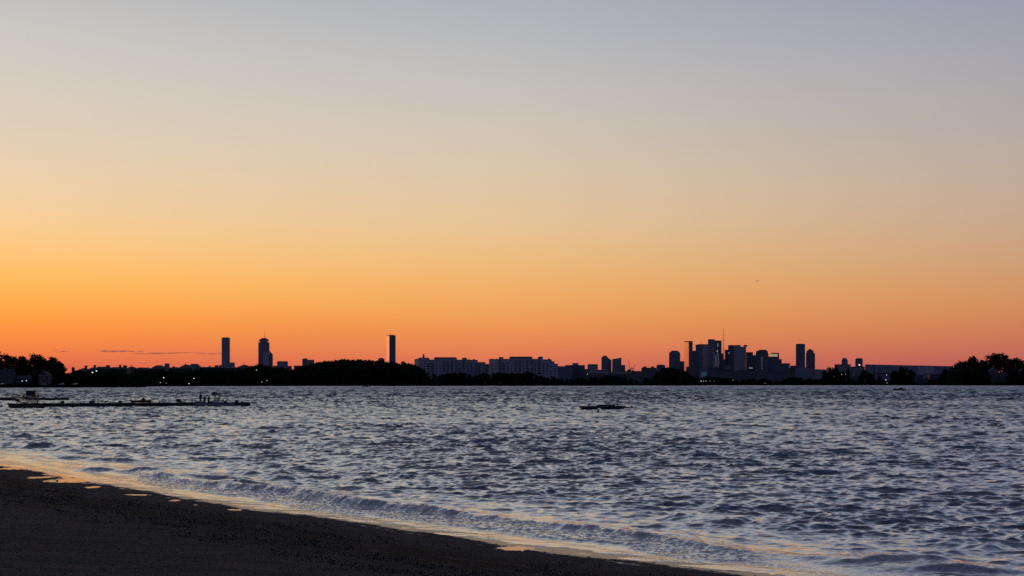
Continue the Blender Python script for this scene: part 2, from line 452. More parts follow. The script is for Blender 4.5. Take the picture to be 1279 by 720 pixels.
n4 = noise(1.3, 5, 0.65); L.new(mps.outputs['Vector'], n4.inputs['Vector'])
c = mixcol(mrange(n4.outputs['Fac'], 0.42, 0.62, 0, 0.8), c, (0.045, 0.045, 0.048, 1))
c = mixcol(mrange(n3.outputs['Fac'], 0.70, 0.80, 0, 0.7), c, (0.14, 0.13, 0.12, 1))
c = mixcol(attr('wrack'), c, (0.018, 0.018, 0.019, 1))
c = mixcol(attr('wet'), c, (0.030, 0.027, 0.025, 1))
L.new(c, b.inputs['Base Color'])
wetp = N.new('ShaderNodeMath'); wetp.operation = 'MULTIPLY'; wetp.use_clamp = True
L.new(attr('wet'), wetp.inputs[0]); L.new(mrange(n2.outputs['Fac'], 0.62, 0.70, 1.0, 0.35), wetp.inputs[1])
rgh = N.new('ShaderNodeMath'); rgh.operation = 'MULTIPLY'
L.new(mrange(wetp.outputs[0], 0, 1, 0.95, 0.30), rgh.inputs[0]); L.new(mrange(attr('pool'), 0, 1, 1.0, 0.35), rgh.inputs[1])
L.new(rgh.outputs[0], b.inputs['Roughness'])
L.new(mrange(wetp.outputs[0], 0, 1, 0.12, 1.0), b.inputs['Specular IOR Level'])
bp = N.new('ShaderNodeBump'); bp.inputs['Distance'].default_value = 0.04
hsum = N.new('ShaderNodeMath'); hsum.operation = 'ADD'; L.new(n2.outputs['Fac'], hsum.inputs[0]); L.new(vo.outputs['Distance'], hsum.inputs[1])
L.new(hsum.outputs[0], bp.inputs['Height']); L.new(mrange(wetp.outputs[0], 0.2, 1, 0.9, 0.04), bp.inputs['Strength'])
L.new(bp.outputs['Normal'], b.inputs['Normal'])
grid_mesh('beach', np.stack([bx, by, bz], -1).reshape(-1, 3), m, len(rows), len(th), {'wet': wet, 'wrack': wrack, 'pool': pool})

# ---- water sheet
rows = [26.0]
while rows[-1] < 2450:
    d = rows[-1]; rows.append(d + min((0.00135 if d < 110 else 0.0019) * d, 0.62 if d < 800 else 0.62 * (d / 800.0) ** 1.1))
rows = np.array(rows)
NC = 900
th = np.linspace(math.radians(-24.5), math.radians(24.5), NC)
sn, cs = np.sin(th), np.cos(th)
rng = np.random.default_rng(11)
NL, NS = 80, 130
NX = 36
NW = NL + NS + NX
lam = np.concatenate([0.6 * (6.5 / 0.6) ** ((np.arange(NL) + rng.random(NL)) / NL), 0.16 * (1.0 / 0.16) ** ((np.arange(NS) + rng.random(NS)) / NS), 2.4 * (9.0 / 2.4) ** ((np.arange(NX) + rng.random(NX)) / NX)])
wl = np.exp(-(np.log(lam[:NL] / 1.35) ** 2) / (2 * 0.55 ** 2)); wl *= 0.32 * math.sqrt(2) / np.sqrt((wl ** 2).sum())
ws = np.exp(-(np.log(lam[NL:NL + NS] / 0.42) ** 2) / (2 * 0.55 ** 2)); ws *= 0.34 * math.sqrt(2) / np.sqrt((ws ** 2).sum())
slope = np.concatenate([wl, ws, np.full(NX, 0.15 * math.sqrt(2.0 / NX))])
amp = slope * lam / (2 * math.pi)
ang = math.radians(-104) + np.concatenate([rng.normal(0, math.radians(24), NL), rng.normal(0, math.radians(46), NS), rng.normal(0, math.radians(20), NX)])
kx, ky = 2 * math.pi / lam * np.cos(ang), 2 * math.pi / lam * np.sin(ang)
ph = rng.random(NW) * 2 * math.pi
nr = len(rows)
P = np.zeros((nr, NC, 3), np.float32); FO = np.zeros((nr, NC), np.float32); CHOP = np.ones((nr, NC), np.float32)
ROU = np.interp(np.repeat(rows[:, None], NC, 1), [30, 60, 150, 400, 1000, 2500], [0.05, 0.055, 0.075, 0.16, 0.44, 0.52])
CH = 60
for r0 in range(0, nr, CH):
    rr = rows[r0:r0 + CH]; n = len(rr)
    x = rr[:, None] * sn[None]; y = rr[:, None] * cs[None]
    d = rr.mean(); step = max(0.65 * (rows[min(r0 + 1, nr - 1)] - rows[max(r0, 0)]), d * 0.00095)
    z = np.zeros_like(x); dx = np.zeros_like(x); dy = np.zeros_like(x)
    for i in range(NW):
        w = float(sstep(2.0 * step, 3.6 * step, lam[i]))
        if i >= NL + NS: w *= float(sstep(180, 600, d))
        if w <= 0: continue
        p = kx[i] * x + ky[i] * y + ph[i]
        c_, s_ = np.cos(p), np.sin(p)
        z += w * amp[i] * c_; q = (1.1 if lam[i] > 0.8 else 0.8) * w * amp[i]
        dx -= q * math.cos(ang[i]) * s_; dy -= q * math.sin(ang[i]) * s_
    gust = (0.42 + 0.75 * fbm(x / 26, y / 60, 61, 3) + 0.55 * fbm((x + 0.4 * y) / 7, (y - 0.4 * x) / 22, 63, 3)) * (0.72 + 0.70 * sstep(70, 420, y))
    g = gust
    foam = np.zeros_like(x)
    if rr[0] < 190:
        s, tau = sdist(x, y)
        sea = -s
        g = gust * (0.16 + 0.84 * sstep(2.0, 14, sea))
        # main line of surf
        CHOP[r0:r0 + n] = 0.60 + 0.40 * sstep(2.0, 12, sea)
        ROU[r0:r0 + n] *= 2.8 - 1.8 * sstep(1.5, 10, sea)
        c1 = 4.1 + 0.8 * (fbm(tau / 7, tau * 0 + 3, 71) - 0.5) * 2 + 0.5 * (fbm(tau / 1.3, tau * 0, 72) - 0.5)
        pxx = CX + F * x / y
        A = 0.31 * sstep(150, 215, pxx) * (1 - 0.85 * sstep(840, 980, pxx)) * (0.55 + 0.45 * sstep(0.3, 0.55, fbm(tau / 7, tau * 0 + 5.5, 73, 3))) + 0.05 * (fbm(tau / 1.5, tau * 0, 74) - 0.3)
        A = np.maximum(A, 0.012)
        u = c1 - sea
        rough = fbm(x / 0.35, y / 0.35, 75, 3)
        prof = np.where(u < 0, np.exp(-(u / 1.3) ** 2), np.exp(-(u / 0.33) ** 2))
        ridge = A * prof * (0.84 + 0.32 * rough)
        fr = u + 1.0 * (fbm(tau / 1.4, tau * 0 + 4, 77, 3) - 0.5)
        tongue = 0.085 * sstep(-0.2, 0.3, u) * sstep(2.05, 1.75, fr) * (0.65 + 0.7 * rough) * sstep(0.03, 0.12, A)
        foam = sstep(-0.2, 0.15, u + 0.5 * (rough - 0.5)) * sstep(2.1, 1.8, fr) * sstep(0.30, 0.50, fbm(x / 0.22, y / 0.5, 78, 3) + 0.10) * sstep(0.03, 0.12, A)
        # looser second line and a few separate breakers further out
        c2 = 9.0 + 2.2 * (fbm(tau / 9, tau * 0 + 8, 81) - 0.5) * 2
        A2 = 0.15 * sstep(0.52, 0.68, fbm(tau / 3.6, tau * 0 + 2, 82, 3)); u2 = c2 - sea
        ridge2 = A2 * np.where(u2 < 0, np.exp(-(u2 / 1.5) ** 2), np.exp(-(u2 / 0.5) ** 2)) * (0.85 + 0.3 * rough)
        c3 = 14.5 + 3 * (fbm(tau / 12, tau * 0 + 1, 84) - 0.5) * 2
        A3 = 0.14 * sstep(0.54, 0.7, fbm(tau / 5, tau * 0 + 9, 85, 3)); u3 = c3 - sea
        ridge3 = A3 * np.where(u3 < 0, np.exp(-(u3 / 1.8) ** 2), np.exp(-(u3 / 0.7) ** 2))
        foam = np.maximum(foam, 0.35 * sstep(0.05, 0.3, u2) * sstep(0.9, 0.4, u2) * sstep(0.06, 0.13, A2) * sstep(0.45, 0.7, rough))
        extra = ridge + tongue + ridge2 + ridge3
        for px, py, wd, hh in ((1120, 707, 1.5, 0.15), (1215, 717, 1.8, 0.13), (50, 560, 1.6, 0.26), (88, 574, 1.2, 0.16), (118, 588, 1.2, 0.16), (140, 576, 2.0, 0.16), (180, 591, 1.3, 0.16), (280, 600, 1.6, 0.17), (305, 606, 1.2, 0.17)):
            y0 = YW(py); x0 = X(px, y0)
            e1, e2 = (x - x0), (y - y0) + 0.25 * (x - x0)
            e2 = e2 + 0.5 * (fbm(x / 0.9, y * 0 + px, 88, 3) - 0.5)
            pr = np.where(e2 > 0, np.exp(-(e2 / 1.3) ** 2), np.exp(-(e2 / 0.30) ** 2))
            extra = extra + 1.5 * hh * np.exp(-(e1 / wd) ** 2) * pr * (0.85 + 0.3 * rough)
        # thin swash over the flat sand
        zs = sand_z(s, x, y)
        z = z * g + extra * sstep(0.6, 2.2, sea)
        kf = sstep(3.4, 1.2, sea); film = zs + 0.014 * sstep(0.2, 1.2, sea) - 0.03 * sstep(0.5, -0.2, sea)
        film = film + 0.045 * (fbm(x / 0.5, y / 0.5, 76, 3) - 0.5) * sstep(0.1, 1.2, sea)
        z = z * (1 - kf) + np.minimum(z, film) * kf
        foam = np.maximum(foam, 0.62 * sstep(0.46, 0.58, fbm(tau / 3.5, s / 0.45, 79, 4)) * sstep(0.1, 1.0, sea) * sstep(13, 5, sea))
    else:
        z = z * g
    x2 = x + dx * g; y2 = y + dy * g
    P[r0:r0 + n, :, 0] = x2; P[r0:r0 + n, :, 1] = y2; P[r0:r0 + n, :, 2] = z; FO[r0:r0 + n] = foam
m, nt, b, N, L = new_mat('sea_water')
tc = N.new('ShaderNodeTexCoord')
mp = N.new('ShaderNodeMapping'); mp.inputs['Scale'].default_value = (0.75, 1.0, 1.0); mp.inputs['Rotation'].default_value = (0, 0, math.radians(-16))
L.new(tc.outputs['Object'], mp.inputs['Vector'])
def wn_(scale, det):
    n = N.new('ShaderNodeTexNoise'); n.inputs['Scale'].default_value = scale; n.inputs['Detail'].default_value = det; n.inputs['Roughness'].default_value = 0.55
    L.new(mp.outputs['Vector'], n.inputs['Vector']); return n.outputs['Fac']
b1 = N.new('ShaderNodeBump'); b1.inputs['Strength'].default_value = 1.0; b1.inputs['Distance'].default_value = 0.03
L.new(wn_(1.9, 3), b1.inputs['Height']); L.new(attr('chop'), b1.inputs['Strength'])
b2 = N.new('ShaderNodeBump'); b2.inputs['Strength'].default_value = 1.0; b2.inputs['Distance'].default_value = 0.003
L.new(attr('chop'), b2.inputs['Strength']); L.new(wn_(7, 3), b2.inputs['Height']); L.new(b1.outputs['Normal'], b2.inputs['Normal'])
L.new(b2.outputs['Normal'], b.inputs['Normal'])
b.inputs['Base Color'].default_value = (0.006, 0.010, 0.017, 1); L.new(attr('ripple'), b.inputs['Roughness']); b.inputs['IOR'].default_value = 16.0; b.inputs['Specular Tint'].default_value = (0.95, 0.97, 0.96, 1)
fm = N.new('ShaderNodeBsdfPrincipled'); fm.inputs['Base Color'].default_value = (0.80, 0.79, 0.79, 1); fm.inputs['Roughness'].default_value = 0.75
b3 = N.new('ShaderNodeBump'); b3.inputs['Strength'].default_value = 1.0; b3.inputs['Distance'].default_value = 0.05
fn = N.new('ShaderNodeTexNoise'); fn.inputs['Scale'].default_value = 9; fn.inputs['Detail'].default_value = 5
L.new(tc.outputs['Object'], fn.inputs['Vector']); L.new(fn.outputs['Fac'], b3.inputs['Height']); L.new(b3.outputs['Normal'], fm.inputs['Normal'])
ff = N.new('ShaderNodeMath'); ff.operation = 'MULTIPLY'; ff.use_clamp = True
L.new(attr('foam'), ff.inputs[0]); L.new(mrange(fn.outputs['Fac'], 0.41, 0.56, 0.05, 1.0), ff.inputs[1])
mxs = N.new('ShaderNodeMixShader'); L.new(ff.outputs[0], mxs.inputs['Fac'])
L.new(b.outputs[0], mxs.inputs[1]); L.new(fm.outputs[0], mxs.inputs[2])
L.new(mxs.outputs[0], N['Material Output'].inputs['Surface'])
grid_mesh('water', P.reshape(-1, 3), m, nr, NC, {'foam': FO, 'chop': CHOP, 'ripple': ROU})
del P, FO

# ---- weed and shell bits on the sand
def scatter(name, mat, label, cat, n, s_lo, s_hi, size, seed, flat, clump):
    r = np.random.default_rng(seed); mb_v = []; mb_f = []
    pts = []
    while len(pts) < n:
        d = 18 * (95 / 18) ** r.random(4000); a = r.uniform(-0.37, 0.2, 4000)
        xx, yy = d * np.sin(a), d * np.cos(a)
        ss, tt = sdist(xx, yy)
        ok = (ss > s_lo) & (ss < s_hi)
        if clump: ok &= (fbm(tt / 2.2, ss / 0.8, 52, 4) > 0.5 + 0.06 * r.random(4000)) & (np.abs(ss - (s_lo + s_hi) / 2) < (s_hi - s_lo) / 2 * r.random(4000) ** 0.7)
        zz = sand_z(ss, xx, yy)
        pts += list(zip(xx[ok], yy[ok], zz[ok]))
    for x, y, z in pts[:n]:
        k = len(mb_v); q = size * (0.5 + r.random() * 1.3); a0 = r.random() * 6.28
        for j in range(5):
            a = a0 + j * 1.2566 + r.uniform(-.3, .3); mb_v.append((x + q * math.cos(a), y + q * math.sin(a), z - 0.01))
        mb_v.append((x + r.uniform(-.3, .3) * q, y + r.uniform(-.3, .3) * q, z + q * flat * (0.5 + r.random())))
        mb_f += [(k + j, k + (j + 1) % 5, k + 5) for j in range(5)]
    mb = MB(); mb.v = mb_v; mb.f = mb_f
    tag(mb.build(name, mat), label, cat, None, 'stuff')
scatter('seaweed_wrack', 'seaweed', 'dark band of washed up seaweed along the wet edge of the sand', 'seaweed', 5200, 1.0, 8.5, 0.05, 5, 0.55, True)
scatter('beach_pebbles', 'rocks', 'dark pebbles scattered thickly over the damp sand', 'pebbles', 5000, -0.4, 34, 0.022, 6, 0.6, False)
scatter('shell_fragments', 'shell', 'pale shell bits sprinkled over the dark dry sand', 'shells', 700, 0.8, 34, 0.016, 8, 0.6, False)

# ------------------------------------------------------------------ far land
LPX = np.array([-500, 0, 100, 165, 185, 200, 300, 600, 750, 900, 1070, 1150, 1240, 1300, 1800], float)
LPY = np.array([485.0, 485.0, 484.9, 484.3, 483.4, 483.2, 482.8, 482.6, 482.3, 481.8, 481.7, 481.75, 482.0, 482.0, 482.0])
LTH = np.arctan((LPX - CX) / F)
LD = H * F / (LPY - HY) / np.cos(LTH)
def land_d(theta): return np.interp(theta, LTH, LD)
def land_z(x, y):
    x = np.asarray(x, float); y = np.asarray(y, float)
    th_ = np.arctan2(x, y); d = np.hypot(x, y); px = np.tan(th_) * F + CX
    k = d - land_d(th_)
    z = -1.6 + 4.2 * sstep(-2, 14, k)
    def hill(c, w, h0, a, b_, e):
        return h0 * np.exp(-((px - c) / w) ** 4) * sstep(a, b_, k) * sstep(e + 350, e, k)
    z = z + hill(462, 78, 8.5, 25, 190, 420) + hill(1242, 56, 9.0, 25, 150, 500) + hill(30, 48, 4.0, 20, 110, 420)
    return z + 0.5 * (fbm(x / 30, y / 30, 91) - 0.5) * sstep(4, 20, k)
th = np.linspace(math.radians(-34), math.radians(34), 420)
kk = np.concatenate([np.array([-14, -6, -2, 0, 2, 4, 7, 10, 14, 20]), np.linspace(30, 900, 60), np.geomspace(950, 15000, 24)])
KK, TT = np.meshgrid(kk, th, indexing='ij'); DD = land_d(TT) + KK
lx, ly = DD * np.sin(TT), DD * np.cos(TT)
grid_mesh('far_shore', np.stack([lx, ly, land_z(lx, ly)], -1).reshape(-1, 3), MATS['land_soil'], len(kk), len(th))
def ground(x, y): return float(land_z(np.array([x]), np.array([y]))[0])

# ------------------------------------------------------------------ trees
def leaf_cloud(r, cen, rad, n, size):
    """n small leaf faces in a clump"""
    vs = []; fs = []
    for _ in range(n):
        d = Vector((r.gauss(0, 1), r.gauss(0, 1), r.gauss(0, 0.8)))
        d = d.normalized() * rad * (r.random() ** 0.4)
        c = Vector(cen) + d
        a = Vector((r.gauss(0, 1), r.gauss(0, 1), r.gauss(0, 1))).normalized(); u = a.orthogonal().normalized(); w = a.cross(u)
        q = size * (0.35 + 0.85 * r.random()); k = len(vs)
        vs += [c + u * q, c + w * q * 0.7, c - u * q * 0.9, c - w * q * 0.6]; fs.append((k, k + 1, k + 2, k + 3))
    return vs, fs
def make_tree(kind, seed):
    """a 20 m tree at the origin: trunk and crown meshes"""
    r = random.Random(seed); tr = MB(); cr = MB()
    if kind == 'broad':
        top = 20; lean = r.uniform(-1, 1)
        tr.tube((0, 0, -1), (lean * 0.3, 0, 6), 0.55, 0.38); tr.tube((lean * 0.3, 0, 6), (lean, 0, 13), 0.38, 0.15)
        for i in range(17):
            a = r.random() * 6.28; hz = 5.5 + 12.5 * (i / 16.0)
            env = 6.2 * math.sqrt(max(0.05, 1 - ((hz - 10.5) / 8.6) ** 2))
            rr_ = env * r.uniform(0.35, 1.0); c = (lean + rr_ * math.cos(a), rr_ * math.sin(a), hz)
            tr.tube((lean * 0.5, 0, max(4.5, hz - 4)), c, 0.16, 0.05, 5)
            cr.add(*leaf_cloud(r, c, r.uniform(2.0, 3.2), 95, 0.85))
        cr.add(*leaf_cloud(r, (lean, 0, 16.9), 2.6, 90, 0.7)).add(*leaf_cloud(r, (lean * .6, 0, 11.0), 4.6, 240, 1.1))
    elif kind == 'cypress':
        tr.tube((0, 0, -1), (0, 0, 16), 0.4, 0.08)
        for i in range(26):
            hz = 2 + 17.6 * i / 25; w = 3.4 * (1 - (i / 25.0)) ** 0.8 + 0.25; a = r.random() * 6.28
            cr.add(*leaf_cloud(r, (w * 0.5 * math.cos(a), w * 0.5 * math.sin(a), hz), w * 0.75 + 0.2, 60, 0.6))
    else:   # round bushy tree clothed to the ground
        tr.tube((0, 0, -1), (0, 0, 12), 0.5, 0.15)
        for i in range(26):
            a = r.random() * 6.28; hz = 0.8 + 17.2 * (i / 25.0) ** 0.9
            env = 7.6 * math.sqrt(max(0.04, 1 - ((hz - 6.5) / 13.2) ** 2)); rr_ = env * r.uniform(0.15, 1.0)
            c = (rr_ * math.cos(a), rr_ * math.sin(a), hz)
            tr.tube((0, 0, max(0.5, min(11, hz - 2))), c, 0.14, 0.05, 5)
            cr.add(*leaf_cloud(r, c, r.uniform(2.1, 3.4), 80, 0.95))
        cr.add(*leaf_cloud(r, (0, 0, 5.5), 6.0, 300, 1.3)).add(*leaf_cloud(r, (0, 0, 11.5), 4.4, 200, 1.2))
    return tr, cr
PROTO = {}
def tree(kind, var, px, py_top, Y, label, group=None, name=None, wide=1.0):
    """a tree whose tip stands at row py_top"""
    x = X(px, Y); z0 = ground(x, Y); h = Z(py_top, Y) - z0
    key = (kind, var)
    nm = name or {'broad': 'broadleaf_tree', 'cypress': 'cypress_tree', 'bush': 'bushy_tree'}[kind]
    root = thing(nm, label, 'tree', (x, Y, z0), group)
    if key not in PROTO:
        t, c = make_tree(kind, 100 + 17 * var + len(kind))
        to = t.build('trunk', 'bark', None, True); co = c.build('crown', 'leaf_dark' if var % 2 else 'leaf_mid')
        to.parent = root; co.parent = root; PROTO[key] = (to, co)
    else:
        for p in PROTO[key]:
            q = p.copy(); COL.objects.link(q); q.parent = root
    k = h / (18.9 if kind == 'bush' else 19.6)
    root.scale = (k * wide, k * wide, k); root.rotation_euler = (0, 0, rnd.random() * 6.28)
    return root
# cluster above the houses at the west end of the bay
G = 'big trees over the shore houses'
for px, py, Y, kd, v, lb in ((-9, 440, 1290, 'broad', 0, 'tall tree half out of the picture behind the grey roofed house'),
                             (7, 443, 1300, 'broad', 1, 'tall open crowned tree rising right over the grey house roof'),
                             (23, 446.5, 1300, 'bush', 0, 'wide flat topped tree beside the grey roofed house'),
                             (34, 446.5, 1285, 'broad', 2, 'flat topped tree standing just before the tallest tip of the tree cluster'),
                             (44, 442.5, 1310, 'broad', 3, 'tallest pointed tree of the cluster, rising behind the pale gabled house'),
                             (55, 447.5, 1300, 'broad', 4, 'lacy tree standing over the pale gabled house with gaps of sky'),
                             (64, 447, 1290, 'broad', 0, 'round open tree just past the pale gabled house'),
                             (71, 453, 1280, 'bush', 1, 'sloping tree at the downhill end of the big tree cluster'),
                             (77, 459, 1275, 'bush', 2, 'low last tree where the big cluster falls to the condominium roofs')):
    tree(kd, v, px, py, Y, lb, G)
for i, px in enumerate((4, 16, 27, 38, 43, 47, 61, 69, 80)):
    tree('bush', i % 3, px, 463.5 if px in (43, 47) else 469 + (i % 3) * 1.5, 1268, 'low dark bush under the big trees by the shore houses', 'low bushes by the shore houses', 'shore_bush')
# cluster on the rise at the east end
G = 'big trees on the eastern rise'
for px, py, Y, kd, v, lb in ((1192, 458, 2180, 'bush', 0, 'low tree at the terminal end of the eastern tree cluster'),
                             (1201, 452, 2200, 'broad', 1, 'round tree where the eastern cluster climbs from the long terminal'),
                             (1210, 450.5, 2190, 'broad', 3, 'open tree with a notch of sky below the first high crown'),
                             (1219.5, 445.8, 2210, 'broad', 2, 'rounded high crown on the terminal side of the gap in the eastern trees'),
                             (1229, 451.5, 2180, 'bush', 1, 'lower tree filling the gap between the two high eastern crowns'),
                             (1240, 442.3, 2230, 'broad', 0, 'broad tallest tree over the pale house on the eastern rise'),
                             (1250.5, 441.2, 2240, 'broad', 4, 'slim topped tall tree touching the broadest crown over the pale house'),
                             (1259, 448, 2210, 'broad', 1, 'lumpy tree just beyond the tall crowns over the pale house'),
                             (1267, 447.5, 2200, 'broad', 2, 'tree with a small peak between the pale house and the half hidden house'),
                             (1276, 451, 2190, 'broad', 3, 'tree at the picture edge over the half hidden eastern house'),
                             (1288, 449, 2200, 'bush', 2, 'tree out past the half hidden eastern house')):
    tree(kd, v, px, py, Y, lb, G)
for i in range(16):
    px = 1190 + i * 6.1
    if 1236 < px < 1262: py = 476.5
    else: py = 462 + rnd.uniform(-3, 5)
    tree('bush', i % 3, px, py, 2125 + rnd.uniform(0, 25), 'dark shrubby tree low on the eastern rise', 'low trees on the eastern rise', 'shore_bush')
# single trees before the terminal
for px, py, Y, kd, v, lb, wd in ((1038, 460, 2330, 'bush', 0, 'rounded dark tree at the downtown end of the grove by the terminal', 1),
                                 (1044.5, 457.5, 2335, 'cypress', 0, 'tallest pointed conifer of the grove under the two short towers', 1.5),
                                 (1031, 464, 2325, 'bush', 1, 'low sloping tree that starts the grove beside the twin towers', 1),
                                 (1052, 465, 2320, 'bush', 2, 'dark tree between the two pointed conifers', 1),
                                 (1059.5, 459.5, 2330, 'cypress', 0, 'second pointed conifer, under the gap of the two short towers', 1.2),
                                 (1082, 462.5, 2340, 'broad', 2, 'round headed lone tree before the dark wing of the terminal', 1.1),
                                 (1089, 468, 2330, 'bush', 0, 'low tree at the foot of the round headed lone tree', 1),
                                 (1076, 469, 2330, 'bush', 1, 'small bushy tree on the city side of the round headed tree', 1),
                                 (1119, 464, 2330, 'bush', 1, 'shoulder of the big rounded tree before the white terminal wall', 1),
                                 (1128, 459.8, 2345, 'bush', 2, 'big rounded dark tree before the white terminal wall', 1.15),
                                 (1137, 463, 2330, 'bush', 0, 'lower tree beside the big rounded tree by the terminal', 1),
                                 (1099, 470, 2330, 'bush', 2, 'low tree beside the bright column of terminal lamps', 1),
                                 (1181, 462, 2290, 'bush', 1, 'tree hiding the end corner of the long terminal', 1),
                                 (1176, 467, 2280, 'bush', 2, 'low dark tree by the dark shed near the terminal end', 1)):
    tree(kd, v, px, py, Y, lb, None, None, wd)
# wooded hill in the middle of the left half
prof = [(352, 468), (362, 463), (375, 459), (385, 457.5), (395, 454.5), (405, 452.3), (420, 451), (432, 450), (445, 450.3), (455, 450.8), (465, 451), (480, 452.5), (490, 454), (500, 455), (508, 454.2),
        (516, 455.5), (523, 459.5), (529, 463), (535, 468)]
def top_at(p, px): return float(np.interp(px, [a for a, _ in p], [c for _, c in p]))
px = 353
i = 0
while px < 536:
    t0 = top_at(prof, px)
    tree('bush', i % 3, px, t0 + rnd.uniform(-0.5, 0.6), 2010 + rnd.uniform(-40, 60), 'leafy tree on the skyline of the dark wooded hill', 'trees on the crest of the wooded hill')
    tree('bush', (i + 1) % 3, px + 3, t0 + 0.38 * (479 - t0) + rnd.uniform(-2, 2), 1930 + rnd.uniform(-25, 25), 'leafy tree halfway down the dark wooded hill', 'trees on the slope of the wooded hill')
    if i % 2 == 0:
        tree('bush', (i + 2) % 3, px + 1, min(477, t0 + 0.7 * (481 - t0)) + rnd.uniform(-1, 1), 1840 + rnd.uniform(-20, 20), 'low tree at the water foot of the dark wooded hill', 'trees at the foot of the wooded hill')
    px += 4.6; i += 1
# belts of trees along the far water edge
def belt(p, x0, x1, step, Y0, Y1, label, group, kind='bush', jit=1.3, wide=1.0):
    px = x0; i = 0
    while px < x1:
        th_ = math.atan((px - CX) / F); yb = float(land_d(th_)) * math.cos(th_) if Y0 < 500 else 0.0
        tree(kind, i % 3, px, top_at(p, px) + rnd.uniform(-jit, jit), yb + rnd.uniform(Y0, Y1), label, group, None, wide)
        px += step * rnd.uniform(0.75, 1.25); i += 1
belt([(82, 466), (100, 464), (120, 467), (150, 464), (165, 470), (200, 466), (250, 468), (300, 470), (318, 463), (330, 466)], 84, 175, 3.7, 1300, 1370, 'dark tree before the long roofs west of the slim grey tower', 'trees before the condominium row')
belt([(170, 465), (200, 463.5), (215, 466), (250, 464), (300, 465), (314, 459), (324, 457), (336, 459), (352, 460)], 172, 356, 3.9, 28, 80, 'dark tree on the shore under the hipped roofs', 'trees along the condominium shore')
belt([(536, 470), (560, 468), (575, 466.5), (590, 470), (610, 467), (640, 467), (660, 466), (670, 470), (690, 472), (705, 473)], 536, 712, 5.4, 1880, 1960, 'dark tree at the foot of the big apartment blocks', 'trees below the apartment blocks')
belt([(712, 474), (740, 472), (765, 470), (790, 474), (815, 472), (828, 462), (840, 460.5), (852, 462), (862, 470), (880, 474)], 714, 872, 6.0, 2060, 2200, 'dark tree along the shore between the apartments and downtown', 'trees along the middle shore', wide=1.25)
belt([(870, 475), (884, 470), (900, 473), (915, 474), (930, 475), (945, 473), (975, 476), (990, 472), (1005, 474), (1028, 472)], 874, 1030, 6.4, 2330, 2400, 'low dark tree on the shore under the downtown towers', 'trees below the downtown towers', wide=1.8)
belt([(1030, 474), (1190, 476)], 1032, 1190, 8, 2300, 2330, 'low bush on the shore before the long terminal', 'bushes before the terminal', jit=1.0, wide=2.4)

# ------------------------------------------------------------------ houses
def house(name, label, px0, px1, py_eave, py_ridge, Y, depth, wall, roof, along='x', wins=(), chim=None, garage=False):
    x0, x1 = X(px0, Y), X(px1, Y); xm = (x0 + x1) / 2; z0 = ground(xm, Y) - 0.5
    ze, zr = Z(py_eave, Y), Z(py_ridge, Y)
    t = thing(name, label, 'house', (xm, Y, z0))
    MB().box(x0, x1, Y, Y + depth, z0, ze).build('wall', wall, t)
    rf = MB().gable(x0 - 0.5, x1 + 0.5, Y - 0.5, Y + depth + 0.5, ze + 0.003, zr, along).build('roof', roof, t)
    if along == 'y':
        MB().prism([(x0 + 0.2, Y - 0.004), (x1 - 0.2, Y - 0.004), (x1 - 0.2, Y + 0.1), (x0 + 0.2, Y + 0.1)], ze - 0.3, ze).build('fascia', 'white_paint', t)
    for wx, wy, ww, wh in wins:
        a = X(wx, Y); c = Z(wy, Y)
        fr = MB().box(a - ww / 2 - 0.12, a + ww / 2 + 0.12, Y - 0.06, Y - 0.002, c - wh / 2 - 0.12, c + wh / 2 + 0.12).build('window', 'white_paint', t)
        MB().box(a - ww / 2, a + ww / 2, Y - 0.09, Y - 0.063, c - wh / 2, c + wh / 2).build('pane', 'window_glass', fr)
    if chim is not None:
        a = X(chim, Y); MB().box(a - 0.5, a + 0.5, Y + depth * 0.4, Y + depth * 0.4 + 1, ze, zr + 1.4).build('chimney', 'brick', rf)
    return t
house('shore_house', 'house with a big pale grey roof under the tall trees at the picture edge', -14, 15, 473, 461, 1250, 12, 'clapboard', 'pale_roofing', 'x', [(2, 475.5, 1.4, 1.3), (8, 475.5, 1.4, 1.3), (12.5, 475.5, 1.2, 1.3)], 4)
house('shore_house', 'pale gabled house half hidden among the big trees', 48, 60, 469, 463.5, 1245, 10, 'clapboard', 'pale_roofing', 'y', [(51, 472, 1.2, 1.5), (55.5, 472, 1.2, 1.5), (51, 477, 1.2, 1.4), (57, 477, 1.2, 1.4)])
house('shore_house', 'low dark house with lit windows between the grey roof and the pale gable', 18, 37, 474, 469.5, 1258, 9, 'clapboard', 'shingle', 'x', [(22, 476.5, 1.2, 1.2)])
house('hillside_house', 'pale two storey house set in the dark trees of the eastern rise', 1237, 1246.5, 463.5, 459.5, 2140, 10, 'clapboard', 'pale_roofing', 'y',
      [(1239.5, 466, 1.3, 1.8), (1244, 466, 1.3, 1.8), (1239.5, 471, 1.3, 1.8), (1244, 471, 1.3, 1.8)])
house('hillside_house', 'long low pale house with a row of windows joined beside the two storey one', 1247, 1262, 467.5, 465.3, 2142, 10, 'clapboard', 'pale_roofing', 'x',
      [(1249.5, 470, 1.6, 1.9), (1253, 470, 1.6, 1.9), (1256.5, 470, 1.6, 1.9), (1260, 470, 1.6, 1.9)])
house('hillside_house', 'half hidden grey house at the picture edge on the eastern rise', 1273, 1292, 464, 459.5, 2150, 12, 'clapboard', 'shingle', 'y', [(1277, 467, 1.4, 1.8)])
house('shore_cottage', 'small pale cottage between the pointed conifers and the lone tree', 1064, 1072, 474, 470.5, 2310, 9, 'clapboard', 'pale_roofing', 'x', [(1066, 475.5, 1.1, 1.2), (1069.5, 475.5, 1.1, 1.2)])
house('shore_cottage', 'pale cottage with a broad roof beside the big rounded tree', 1145, 1153, 473, 469, 2300, 9, 'clapboard', 'pale_roofing', 'x', [(1148, 475, 1.1, 1.2)])
